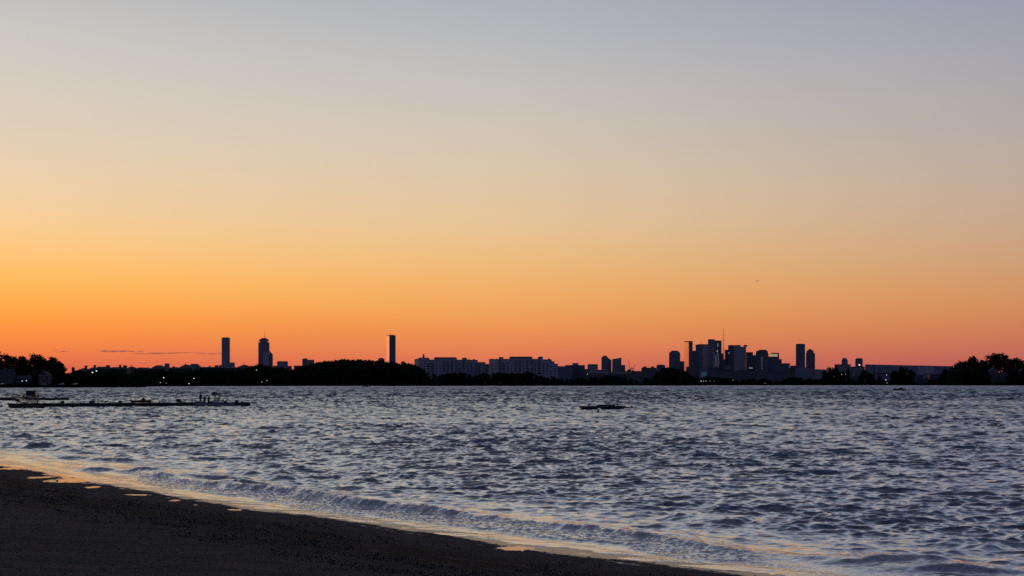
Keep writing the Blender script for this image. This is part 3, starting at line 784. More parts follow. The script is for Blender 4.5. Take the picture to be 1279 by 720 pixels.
house('shore_cottage', 'lower pale cottage stepping down towards the dark shed', 1153.6, 1160.5, 475, 471.5, 2296, 9, 'clapboard', 'pale_roofing', 'y', [(1157, 476.3, 1.1, 1.1)])
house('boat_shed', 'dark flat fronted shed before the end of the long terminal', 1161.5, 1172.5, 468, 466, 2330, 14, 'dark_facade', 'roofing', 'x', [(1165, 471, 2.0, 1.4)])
house('shore_house', 'small house between the apartments and the low stadium with a lit gable', 797, 803, 476, 473.3, 2090, 9, 'clapboard', 'shingle', 'x', [(799, 477.6, 1, 1)])

# ------------------------------------------------------------------ city blocks
GZ = 1.5
def foot(spec, Y):
    """footprint of a block: (l, r, depth) faces us, (l, c, r, dl, dr) shows a near corner at c"""
    if len(spec) == 3:
        l, r, d = spec; k = ((l + r) / 2 - CX) / F * d * 1.02
        return [(X(l, Y), Y), (X(r, Y), Y), (X(r, Y) + k, Y + d), (X(l, Y) + k, Y + d)]
    l, c, r, dl, dr = spec; a = (X(l, Y), Y + dl); b_ = (X(c, Y), Y); e = (X(r, Y), Y + dr)
    return [a, b_, e, (a[0] + e[0] - b_[0], a[1] + e[1] - b_[1])]
def shrink(fp, f, g=None):
    cx = sum(p[0] for p in fp) / len(fp); cy = sum(p[1] for p in fp) / len(fp); g = f if g is None else g
    return [(cx + (x - cx) * f, cy + (y - cy) * g) for x, y in fp]
def building(name, label, Y, blocks, group=None, cat='tower'):
    """blocks: (part, footprint spec, bottom row or None for the ground, top row, material[, options])"""
    f0 = foot(blocks[0][1], Y)
    t = thing(name, label, cat, (sum(p[0] for p in f0) / len(f0), Y, GZ), group)
    for bl in blocks:
        part, spec, bot, top, mat = bl[:5]; o = bl[5] if len(bl) > 5 else {}
        Yb = Y + o.get('dy', 0); zt = Z(top, Yb); zb = GZ if bot is None else Z(bot, Yb)
        if part in ('wing', 'annex') and len(spec) == 3 and o.get('dy', 0) >= 1:
            m0 = sum(blocks[0][1][:2]) / 2 if len(blocks[0][1]) == 3 else blocks[0][1][1]
            spec = (spec[0] - 1.0, spec[1], spec[2]) if spec[0] > m0 else (spec[0], spec[1] + 1.0, spec[2])
        mb = MB()
        if o.get('mast'):
            x = X(spec[0], Yb); r = o['mast']; mb.tube((x, Yb + o.get('off', 10), zb), (x, Yb + o.get('off', 10), zt), r, r * o.get('tip', 0.4), 8)
            for q in o.get('rings', ()):
                zq = zb + (zt - zb) * q; mb.box(x - r * 2.2, x + r * 2.2, Yb + o.get('off', 10) - r * 2.2, Yb + o.get('off', 10) + r * 2.2, zq - 0.8, zq + 0.8)
            mb.build(part, mat, t); continue
        if o.get('round'):
            l, r_, _d = spec; xa, xb = X(l, Yb), X(r_, Yb); rr_ = (xb - xa) / 2; n = 20
            fp = [((xa + xb) / 2 + rr_ * math.cos(2 * math.pi * k / n - math.pi / 2), Yb + rr_ + rr_ * math.sin(2 * math.pi * k / n - math.pi / 2)) for k in range(n)]
        else:
            fp = foot(spec, Yb)
        if 'slope' in o:      # roof falls from the left row to the right row
            zr = Z(o['slope'], Yb); (a, b_, c, d) = fp
            mb.add([(a[0], a[1], zb), (b_[0], b_[1], zb), (c[0], c[1], zb), (d[0], d[1], zb), (a[0], a[1], zt), (b_[0], b_[1], zr), (c[0], c[1], zr), (d[0], d[1], zt)],
                   [(0, 1, 5, 4), (1, 2, 6, 5), (2, 3, 7, 6), (3, 0, 4, 7), (4, 5, 6, 7), (3, 2, 1, 0)])
        else:
            mb.prism(fp, zb, zt, shrink(fp, o['taper'], o.get('taper_y')) if 'taper' in o else None)
        po = mb.build(part, mat, t)
        if o.get('cap', part in ('shaft', 'wing', 'slab')) and 'slope' not in o and 'taper' not in o:
            MB().prism(shrink(fp, 1.03), zt + 0.01, zt + o.get('cap_h', 1.3) * Y / 7000).build('parapet', 'roofing', po)
    return t
# --- Back Bay side
building('slab_tower', 'tall plain slab tower, standing alone farthest west with no antenna', 8000, [
    ('shaft', (276.8, 287.2, 34), None, 422.6, 'grey_facade'), ('penthouse', (278.2, 285.8, 24), 422.3, 421.6, 'roofing', {'dy': 4}),
    ('wing', (287.4, 293.4, 40), None, 453.4, 'grey_facade', {'dy': 6})])
building('crowned_tower', 'tall stepped tower with a flared round crown and a thin antenna', 7900, [
    ('shaft', (322.6, 336.6, 45), None, 428.2, 'grey_facade'), ('neck', (324.6, 334.2, 36), 428.0, 426.6, 'pale_facade', {'dy': 4}),
    ('crown', (323.7, 335.6, 40), 426.5, 424.0, 'pale_facade', {'dy': 1}), ('roof', (324.9, 334.5, 36), 423.9, 422.4, 'roofing', {'taper': 0.45, 'dy': 3}),
    ('antenna', (329.7, 0, 0), 422.6, 413.6, 'dark_steel', {'mast': 1.0, 'off': 20}), ('antenna', (331.3, 0, 0), 422.6, 419.0, 'dark_steel', {'mast': 0.7, 'off': 22}),
    ('bay', (328.5, 336.0, 10), None, 440.0, 'pale_facade', {'dy': -11}),
    ('wing', (336.7, 340.8, 40), None, 443.4, 'grey_facade', {'dy': 1}), ('wing_roof', (336.7, 340.6, 36), 443.2, 438.0, 'grey_facade', {'slope': 443.1, 'dy': 3})])
building('office_block', 'flat topped grey block just past the tower with the flared crown', 7600, [
    ('slab', (346, 359.7, 60), None, 452.3, 'grey_facade'), ('penthouse', (346.8, 358.6, 40), 452.0, 451.4, 'roofing', {'dy': 10}), ('wing', (359.9, 364.4, 50), None, 457.6, 'grey_facade', {'dy': 8}),
    ('wing', (341.2, 345.8, 40), None, 457.3, 'grey_facade', {'dy': 8})], cat='office building')
building('office_block', 'stepped block with a notched roof where the wooded hill begins to rise', 7600, [
    ('slab', (383.6, 392.4, 50), None, 450.0, 'pale_facade'), ('wing', (377.5, 383.4, 50), None, 448.7, 'grey_facade', {'dy': 4}), ('penthouse', (379, 383, 20), 448.5, 447.9, 'roofing', {'dy': 12}),
    ('wing', (367, 377.3, 50), None, 457.2, 'grey_facade', {'dy': 6})], cat='office building')
building('mirror_tower', 'slender mirrored tower with one face glowing orange, above the wooded hill', 8000, [
    ('shaft', (480.8, 486.2, 494.0, 97, 9), None, 419.4, 'blue_facade'), ('glass_face', (480.6, 486.18, 486.3, 97.6, .3), None, 419.6, 'mirror_facade', {'dy': -0.6, 'cap': False}), ('penthouse', (483.2, 487.2, 492.2, 60, 6), 419.1, 418.6, 'roofing', {'dy': 8}),
    ('antenna', (487.3, 0, 0), 418.8, 415.0, 'dark_steel', {'mast': 0.9, 'off': 24})])
building('rooftop_block', 'small flat block showing over the wooded hill beside the mirrored tower', 7000, [
    ('slab', (472.3, 480.2, 40), None, 448.7, 'grey_facade'), ('penthouse', (473.6, 478.6, 20), 448.4, 447.3, 'roofing', {'dy': 5})], cat='office building')
building('rooftop_block', 'tiny block poking over the wooded hill just before the apartments', 6000, [
    ('slab', (500.8, 505.8, 30), None, 452.4, 'grey_facade'), ('penthouse', (501.6, 504.9, 20), 452.1, 451.6, 'roofing', {'dy': 5})], cat='office building')
building('distant_tower', 'small hazy lone tower over the trees west of the condominium roofs', 6500, [
    ('shaft', (89.4, 93.4, 30), None, 460.0, 'brick_facade'), ('penthouse', (90.2, 92.6, 20), 459.7, 458.6, 'brick_facade', {'dy': 5})])
# --- between the apartments and downtown
building('office_block', 'low blue block tucked against the end of the apartment blocks', 3800, [
    ('slab', (690, 714.5, 60), None, 458.0, 'blue_facade'), ('wing', (707, 730.5, 60), None, 456.6, 'dark_facade', {'dy': 70}), ('penthouse', (714.8, 722.4, 30), 456.3, 453.6, 'grey_facade', {'dy': 80}),
    ('wing', (730.7, 736, 40), None, 461.4, 'grey_facade', {'dy': 72})], cat='office building')
building('office_block', 'square grey block with a flat pinkish roof edge, standing clear by itself', 4300, [
    ('slab', (733.8, 746.8, 60), None, 455.8, 'grey_facade'), ('penthouse', (735, 746, 45), 455.5, 455.1, 'pale_roofing', {'dy': 6}), ('wing', (747, 751.2, 40), None, 462.4, 'grey_facade', {'dy': 8})], cat='office building')
building('curved_roof_tower', 'twin topped dark block with a curved roof falling to a notch', 5400, [
    ('shaft', (751.2, 759.2, 50), None, 446.4, 'blue_facade', {'cap': False}), ('roof', (752.2, 758.8, 40), 446.3, 444.6, 'dark_facade', {'taper': 0.7, 'dy': 4}),
    ('wing', (759.4, 763.8, 46), None, 446.6, 'blue_facade', {'slope': 450.0, 'dy': 1})])
building('slant_roof_tower', 'dark block with a roof slanting up, close behind the curved roof block', 5500, [
    ('shaft', (764.6, 776.2, 50), None, 448.8, 'blue_facade', {'slope': 447.0}), ('wing', (776.4, 781.0, 44), None, 456.5, 'grey_facade', {'dy': 3})])
building('stadium_hall', 'long low hall with a pale lit eave below the square grey block', 2700, [
    ('wall', (734.2, 790, 50), None, 468.2, 'dark_facade'), ('eave', (733.6, 791, 54), 467.2, 466.2, 'pale_facade', {'dy': -2}), ('roof', (735, 789.5, 44), 466.15, 464.6, 'roofing', {'taper': 0.9, 'taper_y': 0.5, 'dy': 2}),
    ('lit_sign', (733.2, 734.1, 1.5), 468.2, 466.4, 'lit_white', {'dy': -4})], cat='hall')
building('low_block', 'long low dark roof under the two cranes', 4200, [('slab', (779, 801.5, 60), None, 464.0, 'dark_facade'), ('penthouse', (783.4, 788.2, 30), 463.7, 461.6, 'roofing', {'dy': 6})], cat='office building')
def crane(label, Y, bx_, by_, tx, ty, jx, jy):
    t = thing('tower_crane', label, 'crane', (X(bx_, Y), Y, GZ))
    p = (X(bx_, Y), Y, Z(by_, Y)); q = (X(tx, Y), Y, Z(ty, Y)); xb = X(jx, Y)
    MB().box(p[0] - 0.9, p[0] + 0.9, Y - 0.9, Y + 0.9, GZ, p[2]).build('mast', 'dark_steel', t)
    mb = MB(); mb.tube(p, q, 1.1, 0.45, 4)
    mb.build('jib', 'dark_steel', t)
    MB().tube(p, (xb, Y, Z(jy, Y)), 0.8, 0.8, 4).box(xb - 2, xb + 2, Y - 1.5, Y + 1.5, Z(jy, Y) - 3, Z(jy, Y) + 1).build('counterweight', 'dark_steel', t)
    MB().box(p[0] - 1.6, p[0] + 1.6, Y - 1.6, Y + 1.6, p[2] - 2.6, p[2] - 0.1).build('cab', 'dark_steel', t)
crane('taller thin crane with its jib raised steeply, over the long low roof', 4150, 787.2, 461.2, 784.4, 449.0, 789.6, 459.8)
crane('shorter thin crane with an upright jib, next to the taller crane', 4180, 791.4, 464.2, 792.6, 454.6, 789.8, 462.8)
building('low_block', 'low stepped block with two small roof boxes before downtown', 4800, [
    ('slab', (801.2, 819.8, 60), None, 459.8, 'dark_facade'), ('roof_box', (803.4, 807.6, 20), 459.5, 458.0, 'roofing', {'dy': 6}), ('roof_box', (813.2, 816.8, 20), 459.5, 457.9, 'roofing', {'dy': 6})], cat='office building')
building('low_block', 'wider low block between the boxy roof and the chamfered tower', 5200, [('slab', (820, 830.8, 60), None, 456.6, 'dark_facade'), ('penthouse', (821.5, 829, 30), 456.3, 455.7, 'roofing', {'dy': 6}), ('wing', (831, 836.2, 50), None, 459.8, 'dark_facade', {'dy': 5})], cat='office building')
# --- downtown
D = 7000
building('chamfered_tower', 'dark tower with a stepped chamfered top at the west edge of downtown', D, [
    ('shaft', (835.6, 849.6, 50), None, 441.6, 'blue_facade', {'cap': False}), ('shoulder', (835.9, 849.3, 48), 441.5, 439.4, 'blue_facade', {'taper': 0.82, 'dy': 1}), ('crown', (838.4, 847.0, 34), 439.3, 438.2, 'roofing', {'dy': 7}),
    ('wing', (849.8, 855.2, 46), None, 451.8, 'dark_facade', {'dy': 3}), ('wing', (855.4, 860.2, 46), None, 456.4, 'dark_facade', {'dy': 6})])
building('glass_wedge_tower', 'tower whose curved glass side glows pink orange beside a dark face', 6650, [
    ('shaft', (856.8, 860.2, 865.4, 60, 6), None, 427.3, 'blue_facade'), ('glass_face', (856.6, 860.18, 860.3, 60.6, .3), None, 427.3, 'mirror_facade', {'dy': -0.6, 'cap': False}), ('crown', (856.4, 860.0, 865.4, 60, 6), 427.0, 426.2, 'roofing', {'dy': -1}), ('wing', (865.6, 869.2, 30), None, 438.6, 'dark_facade', {'dy': 12})])
building('broad_slab_tower', 'broad flat slab tower with a lighter and a darker face', D - 300, [
    ('shaft', (869.0, 878.2, 889.6, 6, 55), None, 431.0, 'blue_facade'), ('penthouse', (872, 879.2, 888, 5, 30), 430.7, 430.1, 'roofing', {'dy': 10}), ('antenna', (876.6, 0, 0), 430.4, 424.6, 'dark_steel', {'mast': 0.7, 'off': 22})])
building('twin_lit_tower', 'highest downtown tower with a bright broken column of lights down one edge', D, [
    ('shaft', (884.2, 893.2, 48), None, 424.5, 'blue_facade'), ('wing', (893.4, 901.2, 50), None, 425.9, 'dark_facade', {'dy': 4}), ('penthouse', (886, 890.5, 30), 424.2, 423.9, 'roofing', {'dy': 8}),
    ('glass_strip', (890.3, 892.5, 892.8, 26, 1), None, 441.0, 'mirror_facade', {'dy': -24, 'cap': False}),
    ('lit_strip', (896.2, 897.0, 2), 433.2, 429.2, 'lit_white', {'dy': 1}), ('lit_strip', (895.2, 896.5, 2), 440.0, 437.6, 'lit_white', {'dy': 1}), ('lit_strip', (896.6, 897.3, 2), 459.0, 441.4, 'lit_faint', {'dy': 1}), ('lit_strip', (893.9, 894.5, 2), 458.0, 443.0, 'lit_faint', {'dy': 1}),
    ('annex', (901.4, 903.4, 30), None, 441.6, 'dark_facade', {'dy': 8})])
building('mast_block', 'narrow block carrying the tallest thin red striped broadcast mast', D + 400, [
    ('shaft', (900.6, 907.6, 40), None, 449.0, 'dark_facade'), ('antenna', (904.4, 0, 0), 449.0, 410.0, 'dark_steel', {'mast': 1.7, 'tip': 0.35, 'off': 18, 'rings': (0.35, 0.6, 0.78)})])
building('dark_stepped_tower', 'dark stepped tower just east of the tall mast with one lit upper window', D, [
    ('shaft', (909.4, 917.2, 50), None, 432.0, 'dark_facade'), ('wing', (905.2, 909.2, 46), None, 437.4, 'dark_facade', {'dy': 4}), ('penthouse', (910.4, 916.6, 30), 431.7, 431.2, 'roofing', {'dy': 8}), ('lit_window', (909.4, 911.2, 2), 442.4, 440.2, 'lit_faint', {'dy': -3})])
building('notched_tower', 'wide pale grey tower with a notch in its roofline', D - 200, [
    ('shaft', (917.0, 922.8, 933.6, 4, 40), None, 433.2, 'grey_facade', {'cap': False}), ('roof_block', (917.2, 925.0, 40), 433.1, 431.2, 'grey_facade', {'dy': 6}), ('roof_block', (928.6, 933.4, 30), 433.1, 431.2, 'dark_facade', {'dy': 42})])
building('office_block', 'plain dark block stepping down from the notched tower', D + 200, [('slab', (932, 940.4, 50), None, 440.4, 'dark_facade'), ('wing', (940.6, 944.2, 50), None, 444.2, 'dark_facade', {'dy': 4}), ('lit_window', (935.6, 940.0, 2), 460.6, 459.2, 'lit_white', {'dy': -3})], cat='office building')
building('rounded_tower', 'round shouldered dark tower with a dotted line of lit windows down its middle', D - 150, [
    ('shaft', (943.8, 959.8, 50), None, 441.6, 'dark_facade', {'cap': False}), ('shoulder', (944.2, 959.4, 46), 441.5, 438.4, 'dark_facade', {'taper': 0.94, 'dy': 1}), ('crown', (947.6, 957.4, 30), 438.3, 437.1, 'roofing', {'dy': 6}),
    ] + [('lit_window', (951.2, 952.1, 1.5), 447.2 + 2.3 * k, 446.0 + 2.3 * k, 'lit_faint', {'dy': -2.5}) for k in range(7)])
building('lit_top_tower', 'block with a glowing yellow band under its flat top', D - 100, [
    ('shaft', (958.4, 973.2, 50), None, 445.6, 'blue_facade', {'cap': False}), ('lit_band', (962.6, 971.2, 30), 445.5, 442.4, 'lit_yellow', {'dy': 3}), ('crown', (963.0, 973.0, 46), 442.3, 440.9, 'roofing', {'dy': 2}), ('corner', (971.4, 973.0, 40), 445.5, 442.4, 'dark_facade', {'dy': 4}),
    ('wing', (973.4, 976.4, 40), None, 449.2, 'dark_facade', {'dy': 4})])
building('office_block', 'low blue glass block with a sloping side at the foot of the twin tall towers', D - 500, [
    ('slab', (974.2, 986.4, 50), None, 454.3, 'blue_facade'), ('wing', (986.6, 995.5, 46), None, 457.3, 'dark_facade', {'dy': 4}), ('lit_window', (985.4, 987.2, 2), 459.2, 457.6, 'lit_faint', {'dy': -3})], cat='office building')
building('slab_tower', 'tall plain dark tower standing east of downtown beside the pointed one', D, [('shaft', (994.0, 1005.6, 45), None, 430.4, 'blue_facade'), ('penthouse', (995.5, 1004, 30), 430.1, 429.6, 'roofing', {'dy': 6})])
building('pointed_tower', 'tower with a small pyramid top next to the tall plain dark one', D, [
    ('shaft', (1006.6, 1018.0, 45), None, 441.2, 'dark_facade', {'cap': False}), ('shoulder', (1007.4, 1016.2, 38), 441.1, 438.8, 'dark_facade', {'dy': 3}), ('pyramid_roof', (1007.4, 1016.2, 38), 438.7, 435.8, 'roofing', {'taper': 0.06, 'dy': 3})])
building('low_block', 'low grey block alone between the pointed tower and the grove', 5200, [('slab', (1018.2, 1031.8, 60), None, 462.4, 'grey_facade'), ('penthouse', (1019.5, 1030, 40), 462.1, 461.7, 'roofing', {'dy': 6})], cat='office building')
building('harbour_block', 'wide dark block at the foot of the broad slab tower', 4600, [('slab', (857, 872.6, 60), None, 458.6, 'dark_facade'), ('penthouse', (860, 867, 30), 458.3, 457.8, 'roofing', {'dy': 8})], cat='office building')
building('glass_atrium', 'small hall glowing faintly teal between two dark blocks', 4000, [('wall', (873.2, 883.0, 50), None, 460.4, 'grey_facade'), ('lit_glass', (876.0, 882.6, 1.5), 470.6, 465.2, 'lit_teal', {'dy': -2}), ('penthouse', (874.5, 882.0, 30), 460.2, 459.6, 'roofing', {'dy': 6})], cat='hall')
building('harbour_block', 'square nearly black block just east of the teal lit hall', 3900, [('slab', (883.4, 894.4, 40), None, 460.2, 'dark_facade'), ('penthouse', (885, 893, 25), 459.9, 459.4, 'roofing', {'dy': 5})], cat='office building')
building('harbour_block', 'long low grey block under the tall mast and dark stepped tower', 4500, [('slab', (894.8, 918, 60), None, 463.6, 'dark_facade'), ('penthouse', (906, 913, 30), 462.1, 456.8, 'grey_facade', {'dy': 6})], cat='office building')
building('harbour_block', 'low dark row of roofs under the notched tower', 4700, [('slab', (918.4, 944, 60), None, 463.4, 'dark_facade'), ('penthouse', (922, 930, 30), 463.1, 462.2, 'roofing', {'dy': 6})], cat='office building')
building('harbour_block', 'low dark row of roofs from the round shouldered tower to the twin tall towers', 4700, [('slab', (944.4, 993, 60), None, 465.2, 'dark_facade'), ('penthouse', (957, 968, 30), 463.9, 462.6, 'roofing', {'dy': 6})], cat='office building')
building('harbour_block', 'plain grey podium block under the twin tall towers', 4800, [('slab', (993.4, 1018, 60), None, 459.6, 'blue_facade'), ('penthouse', (996, 1003, 30), 459.3, 458.0, 'grey_facade', {'dy': 6})], cat='office building')
building('warehouse_row', 'long low dark warehouse row far behind the square grey block and the cranes', 7800, [('slab', (700, 800, 60), None, 464.6, 'dark_facade'), ('penthouse', (722, 731, 30), 464.3, 463.4, 'roofing', {'dy': 6})], cat='warehouse')
building('warehouse_row', 'long low dark warehouse row far behind the chamfered tower and the teal lit hall', 7900, [('slab', (802, 908, 60), None, 461.4, 'dark_facade'), ('penthouse', (866, 869, 30), 461.1, 459.2, 'roofing', {'dy': 6})], cat='warehouse')
building('warehouse_row', 'long low dark warehouse row far behind the notched and round shouldered towers', 7900, [('slab', (909, 1022, 60), None, 461.8, 'dark_facade'), ('penthouse', (941, 945, 30), 461.5, 455.0, 'dark_facade', {'dy': 6})], cat='warehouse')
# --- terminal
building('short_tower', 'short tower with rounded shoulders, over the pointed conifers', 5200, [
    ('shaft', (1051.2, 1058.9, 40), None, 450.2, 'blue_facade', {'cap': False}), ('shoulder', (1051.4, 1058.7, 38), 450.1, 448.2, 'blue_facade', {'taper': 0.76, 'dy': 1}), ('crown', (1052.6, 1056.4, 20), 448.1, 447.3, 'roofing', {'dy': 9})])
building('short_tower', 'short square tower with one lamp, next to the rounded one', 5200, [
    ('shaft', (1068.2, 1077.6, 40), None, 449.0, 'blue_facade'), ('crown', (1069.4, 1076.4, 28), 448.7, 447.6, 'roofing', {'dy': 6}), ('lamp', (1072.9, 1074.2, 2), 456.6, 455.4, 'lamp_white', {'dy': -3})])
building('terminal_building', 'square grey end block of the long terminal, behind the pointed conifers', 4600, [('slab', (1042.4, 1062.4, 60), None, 455.6, 'grey_facade'), ('wing', (1062.6, 1080, 60), None, 458.4, 'pale_facade', {'dy': 4})], cat='terminal')
building('terminal_building', 'very long flat terminal with two pale pinkish upright panels', 4500, [
    ('slab', (1080.4, 1187.4, 60), None, 455.4, 'blue_facade', {'slope': 457.6}), ('panel', (1093.2, 1096.8, 3), 464.8, 456.2, 'terminal_panel', {'dy': -5}), ('panel', (1107.0, 1108.2, 3), 464.8, 456.2, 'terminal_panel', {'dy': -5}), ('panel', (1110.4, 1111.6, 3), 464.8, 456.2, 'terminal_panel', {'dy': -5}),
    ('pale_wall', (1146, 1167, 2), 468.0, 457.8, 'plaster', {'dy': -3}), ('canopy', (1096, 1122, 12), 465.8, 465.0, 'pale_facade', {'dy': -14})], cat='terminal')
building('terminal_building', 'small separate end of the terminal past a bright gap, touching the eastern trees', 4500, [('slab', (1191.8, 1204, 60), None, 457.4, 'grey_facade'), ('roof_edge', (1191.6, 1204.2, 62), 457.1, 456.8, 'roofing', {'dy': -1})], cat='terminal')

# ------------------------------------------------------------------ apartment blocks
def apartments(label, Y, masses, pents, gaps, wx0, wx1, ncol, rows_py, skip, balc):
    x0, x1 = X(masses[0][0], Y), X(masses[-1][1], Y)
    t = thing('apartment_block', label, 'apartment block', ((x0 + x1) / 2, Y, GZ))
    for l, r, top, dl, dr, mat in masses:
        fp = [(X(l, Y), Y + dl), (X(r, Y), Y + dr), (X(r, Y), Y + 45), (X(l, Y), Y + 45)]
        w = MB().prism(fp, GZ, Z(top, Y)).build('wall', mat, t)
        MB().prism([(a, c - 0.5) if k < 2 else (a, c) for k, (a, c) in enumerate(fp)], Z(top, Y) + 0.01, Z(top, Y) + 0.9).build('roof', 'roofing', w)
    for l, r, bot, top, dy in pents:
        MB().box(X(l, Y), X(r, Y), Y + dy, Y + dy + 18, Z(bot, Y) + 0.92, Z(top, Y)).build('roof_house', 'dark_facade', t)
    def front(px):
        for l, r, top, dl, dr, mat in masses:
            if l <= px <= r: return Y + dl + (dr - dl) * (px - l) / (r - l), top, (dr - dl) / ((r - l) / F * Y)
        return None
    for i in range(ncol):
        px = wx0 + (wx1 - wx0) * (i + 0.5) / ncol; q = front(px)
        if q is None: continue
        fy, top, sl_ = q; xx = X(px, Y)
        for j, py in enumerate(rows_py):
            if py < top + 2.2 or (i * 7 + j * 3) % skip == 0: continue
            wide = 1.9 if i in balc else 0.9
            z = Z(py, Y)
            fr = MB(); e = 0.10
            def slab(hw, hz, o0, o1): return [(xx + k_ * hw, fy + sl_ * k_ * hw - o, z + v * hz) for o in (o1, o0) for k_, v in ((-1, -1), (1, -1), (1, 1), (-1, 1))]
            fcs = [(0, 1, 2, 3), (7, 6, 5, 4), (0, 4, 5, 1), (1, 5, 6, 2), (2, 6, 7, 3), (3, 7, 4, 0)]
            wo = MB().add(slab(wide, 1.0, 0.004, 0.12), fcs).build('window', 'window_glass', t)
            if i in balc:
                MB().add([(a, b_ - 0.8 if k < 4 else b_, c - 1.25 if c < z else c - 2.2) for k, (a, b_, c) in enumerate(slab(wide + 0.3, 0.5, 0.13, 0.5))], fcs).build('balcony', 'plaster', wo)
    return t
A1 = 2300
apartments('pale apartment block beside the wooded hill, with a single chimney near its end', A1, [
    (516.8, 522.5, 449.4, 16, 4, 'plaster'), (522.5, 534.4, 447.6, 4, 1, 'plaster'), (534.4, 542.2, 450.0, 0, 0, 'plaster'), (542.2, 569.6, 448.0, -3, -3, 'plaster'), (569.6, 577.2, 450.2, 0, 0, 'plaster'),
    (577.2, 582.4, 448.2, -1, -1, 'plaster'), (582.4, 596.0, 450.2, 4, 14, 'plaster'), (596.0, 600.0, 453.0, 16, 18, 'plaster'), (600.0, 606.0, 453.8, 12, 12, 'plaster'), (606.0, 610.4, 455.4, 16, 16, 'plaster')],
    [(542.4, 569.4, 448.0, 446.4, 4), (527.6, 529.2, 447.6, 442.6, 6), (519, 522, 449.4, 448.2, 18), (577.6, 582.2, 448.2, 447.1, 3), (584.3, 586.2, 450.2, 448.8, 16), (590.2, 592.4, 450.2, 448.6, 16), (600.4, 605.6, 453.8, 452.4, 16)],
    None, 523, 606, 17, [451.5, 454.6, 457.7, 460.8, 463.9, 467.0], 19, {2, 3, 6, 7, 8, 10, 11})
apartments('pale apartment block on the downtown side, with one wide dark roof house', A1 - 20, [
    (610.6, 623.0, 449.4, 10, 2, 'plaster'), (623.0, 628.6, 447.4, 1, 1, 'plaster'), (628.6, 636.2, 449.2, 0, 0, 'plaster'), (636.2, 664.9, 447.6, -3, -3, 'plaster'), (664.9, 672.2, 449.2, 0, 0, 'plaster'),
    (672.2, 678.2, 447.6, -1, -1, 'plaster'), (678.2, 689.4, 449.8, 3, 12, 'plaster'), (689.4, 693.0, 452.0, 13, 16, 'plaster'), (693.0, 697.6, 455.0, 16, 22, 'plaster')],
    [(636.4, 664.7, 447.6, 445.6, 4), (613.0, 615.0, 449.4, 448.0, 14), (619.2, 621.0, 449.4, 448.2, 12), (623.2, 628.4, 447.4, 446.2, 4), (672.4, 678.0, 447.6, 445.6, 4), (684.8, 687.2, 449.8, 447.8, 14), (680.6, 682.4, 449.8, 449.0, 14)],
    None, 612, 696, 17, [451.3, 454.4, 457.5, 460.6, 463.7, 466.8], 19, {2, 3, 6, 7, 9, 10, 12})

# ------------------------------------------------------------------ condominium row with hipped roofs
def condo(label, Y, l, r, eave, peak, inset, extras=(), wall='brick_facade', nwin=5, lit=()):
    x0, x1 = X(l, Y), X(r, Y); t = thing('condominium', label, 'condominium', ((x0 + x1) / 2, Y, GZ))
    MB().box(x0, x1, Y, Y + 18, GZ, Z(eave, Y)).build('wall', wall, t)
    rf = MB().gable(x0 - 0.7, x1 + 0.7, Y - 0.7, Y + 18.7, Z(eave, Y) + 0.01, Z(peak, Y), 'x', inset * (x1 - x0)).build('roof', 'shingle', t)
    for e in extras:
        k, px = e[0], e[1]; xx = X(px, Y)
        if k == 'chimney': MB().box(xx - e[3], xx + e[3], Y + 7.5, Y + 10.5, Z(eave, Y) + 0.5, Z(e[2], Y)).box(xx - e[3] - 0.2, xx + e[3] + 0.2, Y + 7.3, Y + 10.7, Z(e[2], Y) + 0.003, Z(e[2], Y) + 0.3).build('chimney', 'brick', rf)
        if k == 'spike': MB().tube((xx, Y + 9, Z(peak, Y) - 1), (xx, Y + 9, Z(e[2], Y)), 0.55, 0.12).ball((xx, Y + 9, Z(e[2], Y) - 0.8), 0.4).build('finial', 'dark_steel', rf)
        if k == 'cupola':
            MB().box(xx - e[3], xx + e[3], Y + 6, Y + 12, Z(eave, Y) + 0.5, Z(e[2], Y)).build('cupola', 'brick_facade', rf)
        if k == 'stair': MB().box(xx - e[3], xx + e[3], Y - 1.5, Y + 8, GZ, Z(e[2], Y)).build('stair_tower', 'grey_facade', t)
        if k == 'dormer': MB().gable(xx - e[3], xx + e[3], Y - 0.4, Y + 9, Z(eave, Y), Z(e[2], Y), 'y').build('dormer', 'shingle', rf)
    for i in range(nwin):
        a = x0 + (x1 - x0) * (i + 0.5) / nwin
        for zz in (Z(eave, Y) - 2.2, Z(eave, Y) - 5.4):
            MB().box(a - 0.8, a + 0.8, Y - 0.1, Y - 0.004, zz - 0.8, zz + 0.8).build('window', 'window_glass', t)
condo('westmost hipped roof house of the condominium row with one chimney', 1480, 95, 109, 463.6, 459.8, 0.45, [('chimney', 104.2, 457.2, 1.0)], nwin=4)
condo('hipped roof house with one chimney beside the flat dark roof', 1485, 109.4, 119, 462.0, 459.0, 0.4, [('chimney', 115.2, 456.4, 0.9)], nwin=3)
condo('long flat dark roof ending in a stout square chimney', 1490, 119.4, 134, 460.6, 458.0, 0.06, [('chimney', 131.8, 456.6, 1.6)], nwin=5)
condo('roof with a pair of unequal chimneys, one narrow and one wide', 1500, 134.4, 158, 461.4, 458.6, 0.2, [('chimney', 147.2, 456.2, 0.9), ('chimney', 153.4, 456.8, 1.7), ('dormer', 140, 459.2, 4)], nwin=7)
condo('peaked roof with a short pointed finial west of the ridge of humps', 1840, 158.4, 166.5, 460.4, 457.8, 0.45, [('spike', 161.6, 455.2)], nwin=3)
condo('low plain hipped roof in the dip of the condominium row', 1850, 166.9, 187, 462.0, 459.2, 0.2, [('dormer', 176.8, 459.0, 4)], nwin=6)
condo('rounded hump roof beside the square stair tower', 1845, 187.4, 206, 461.0, 456.4, 0.34, [('stair', 208, 454.2, 2.2)], nwin=6)
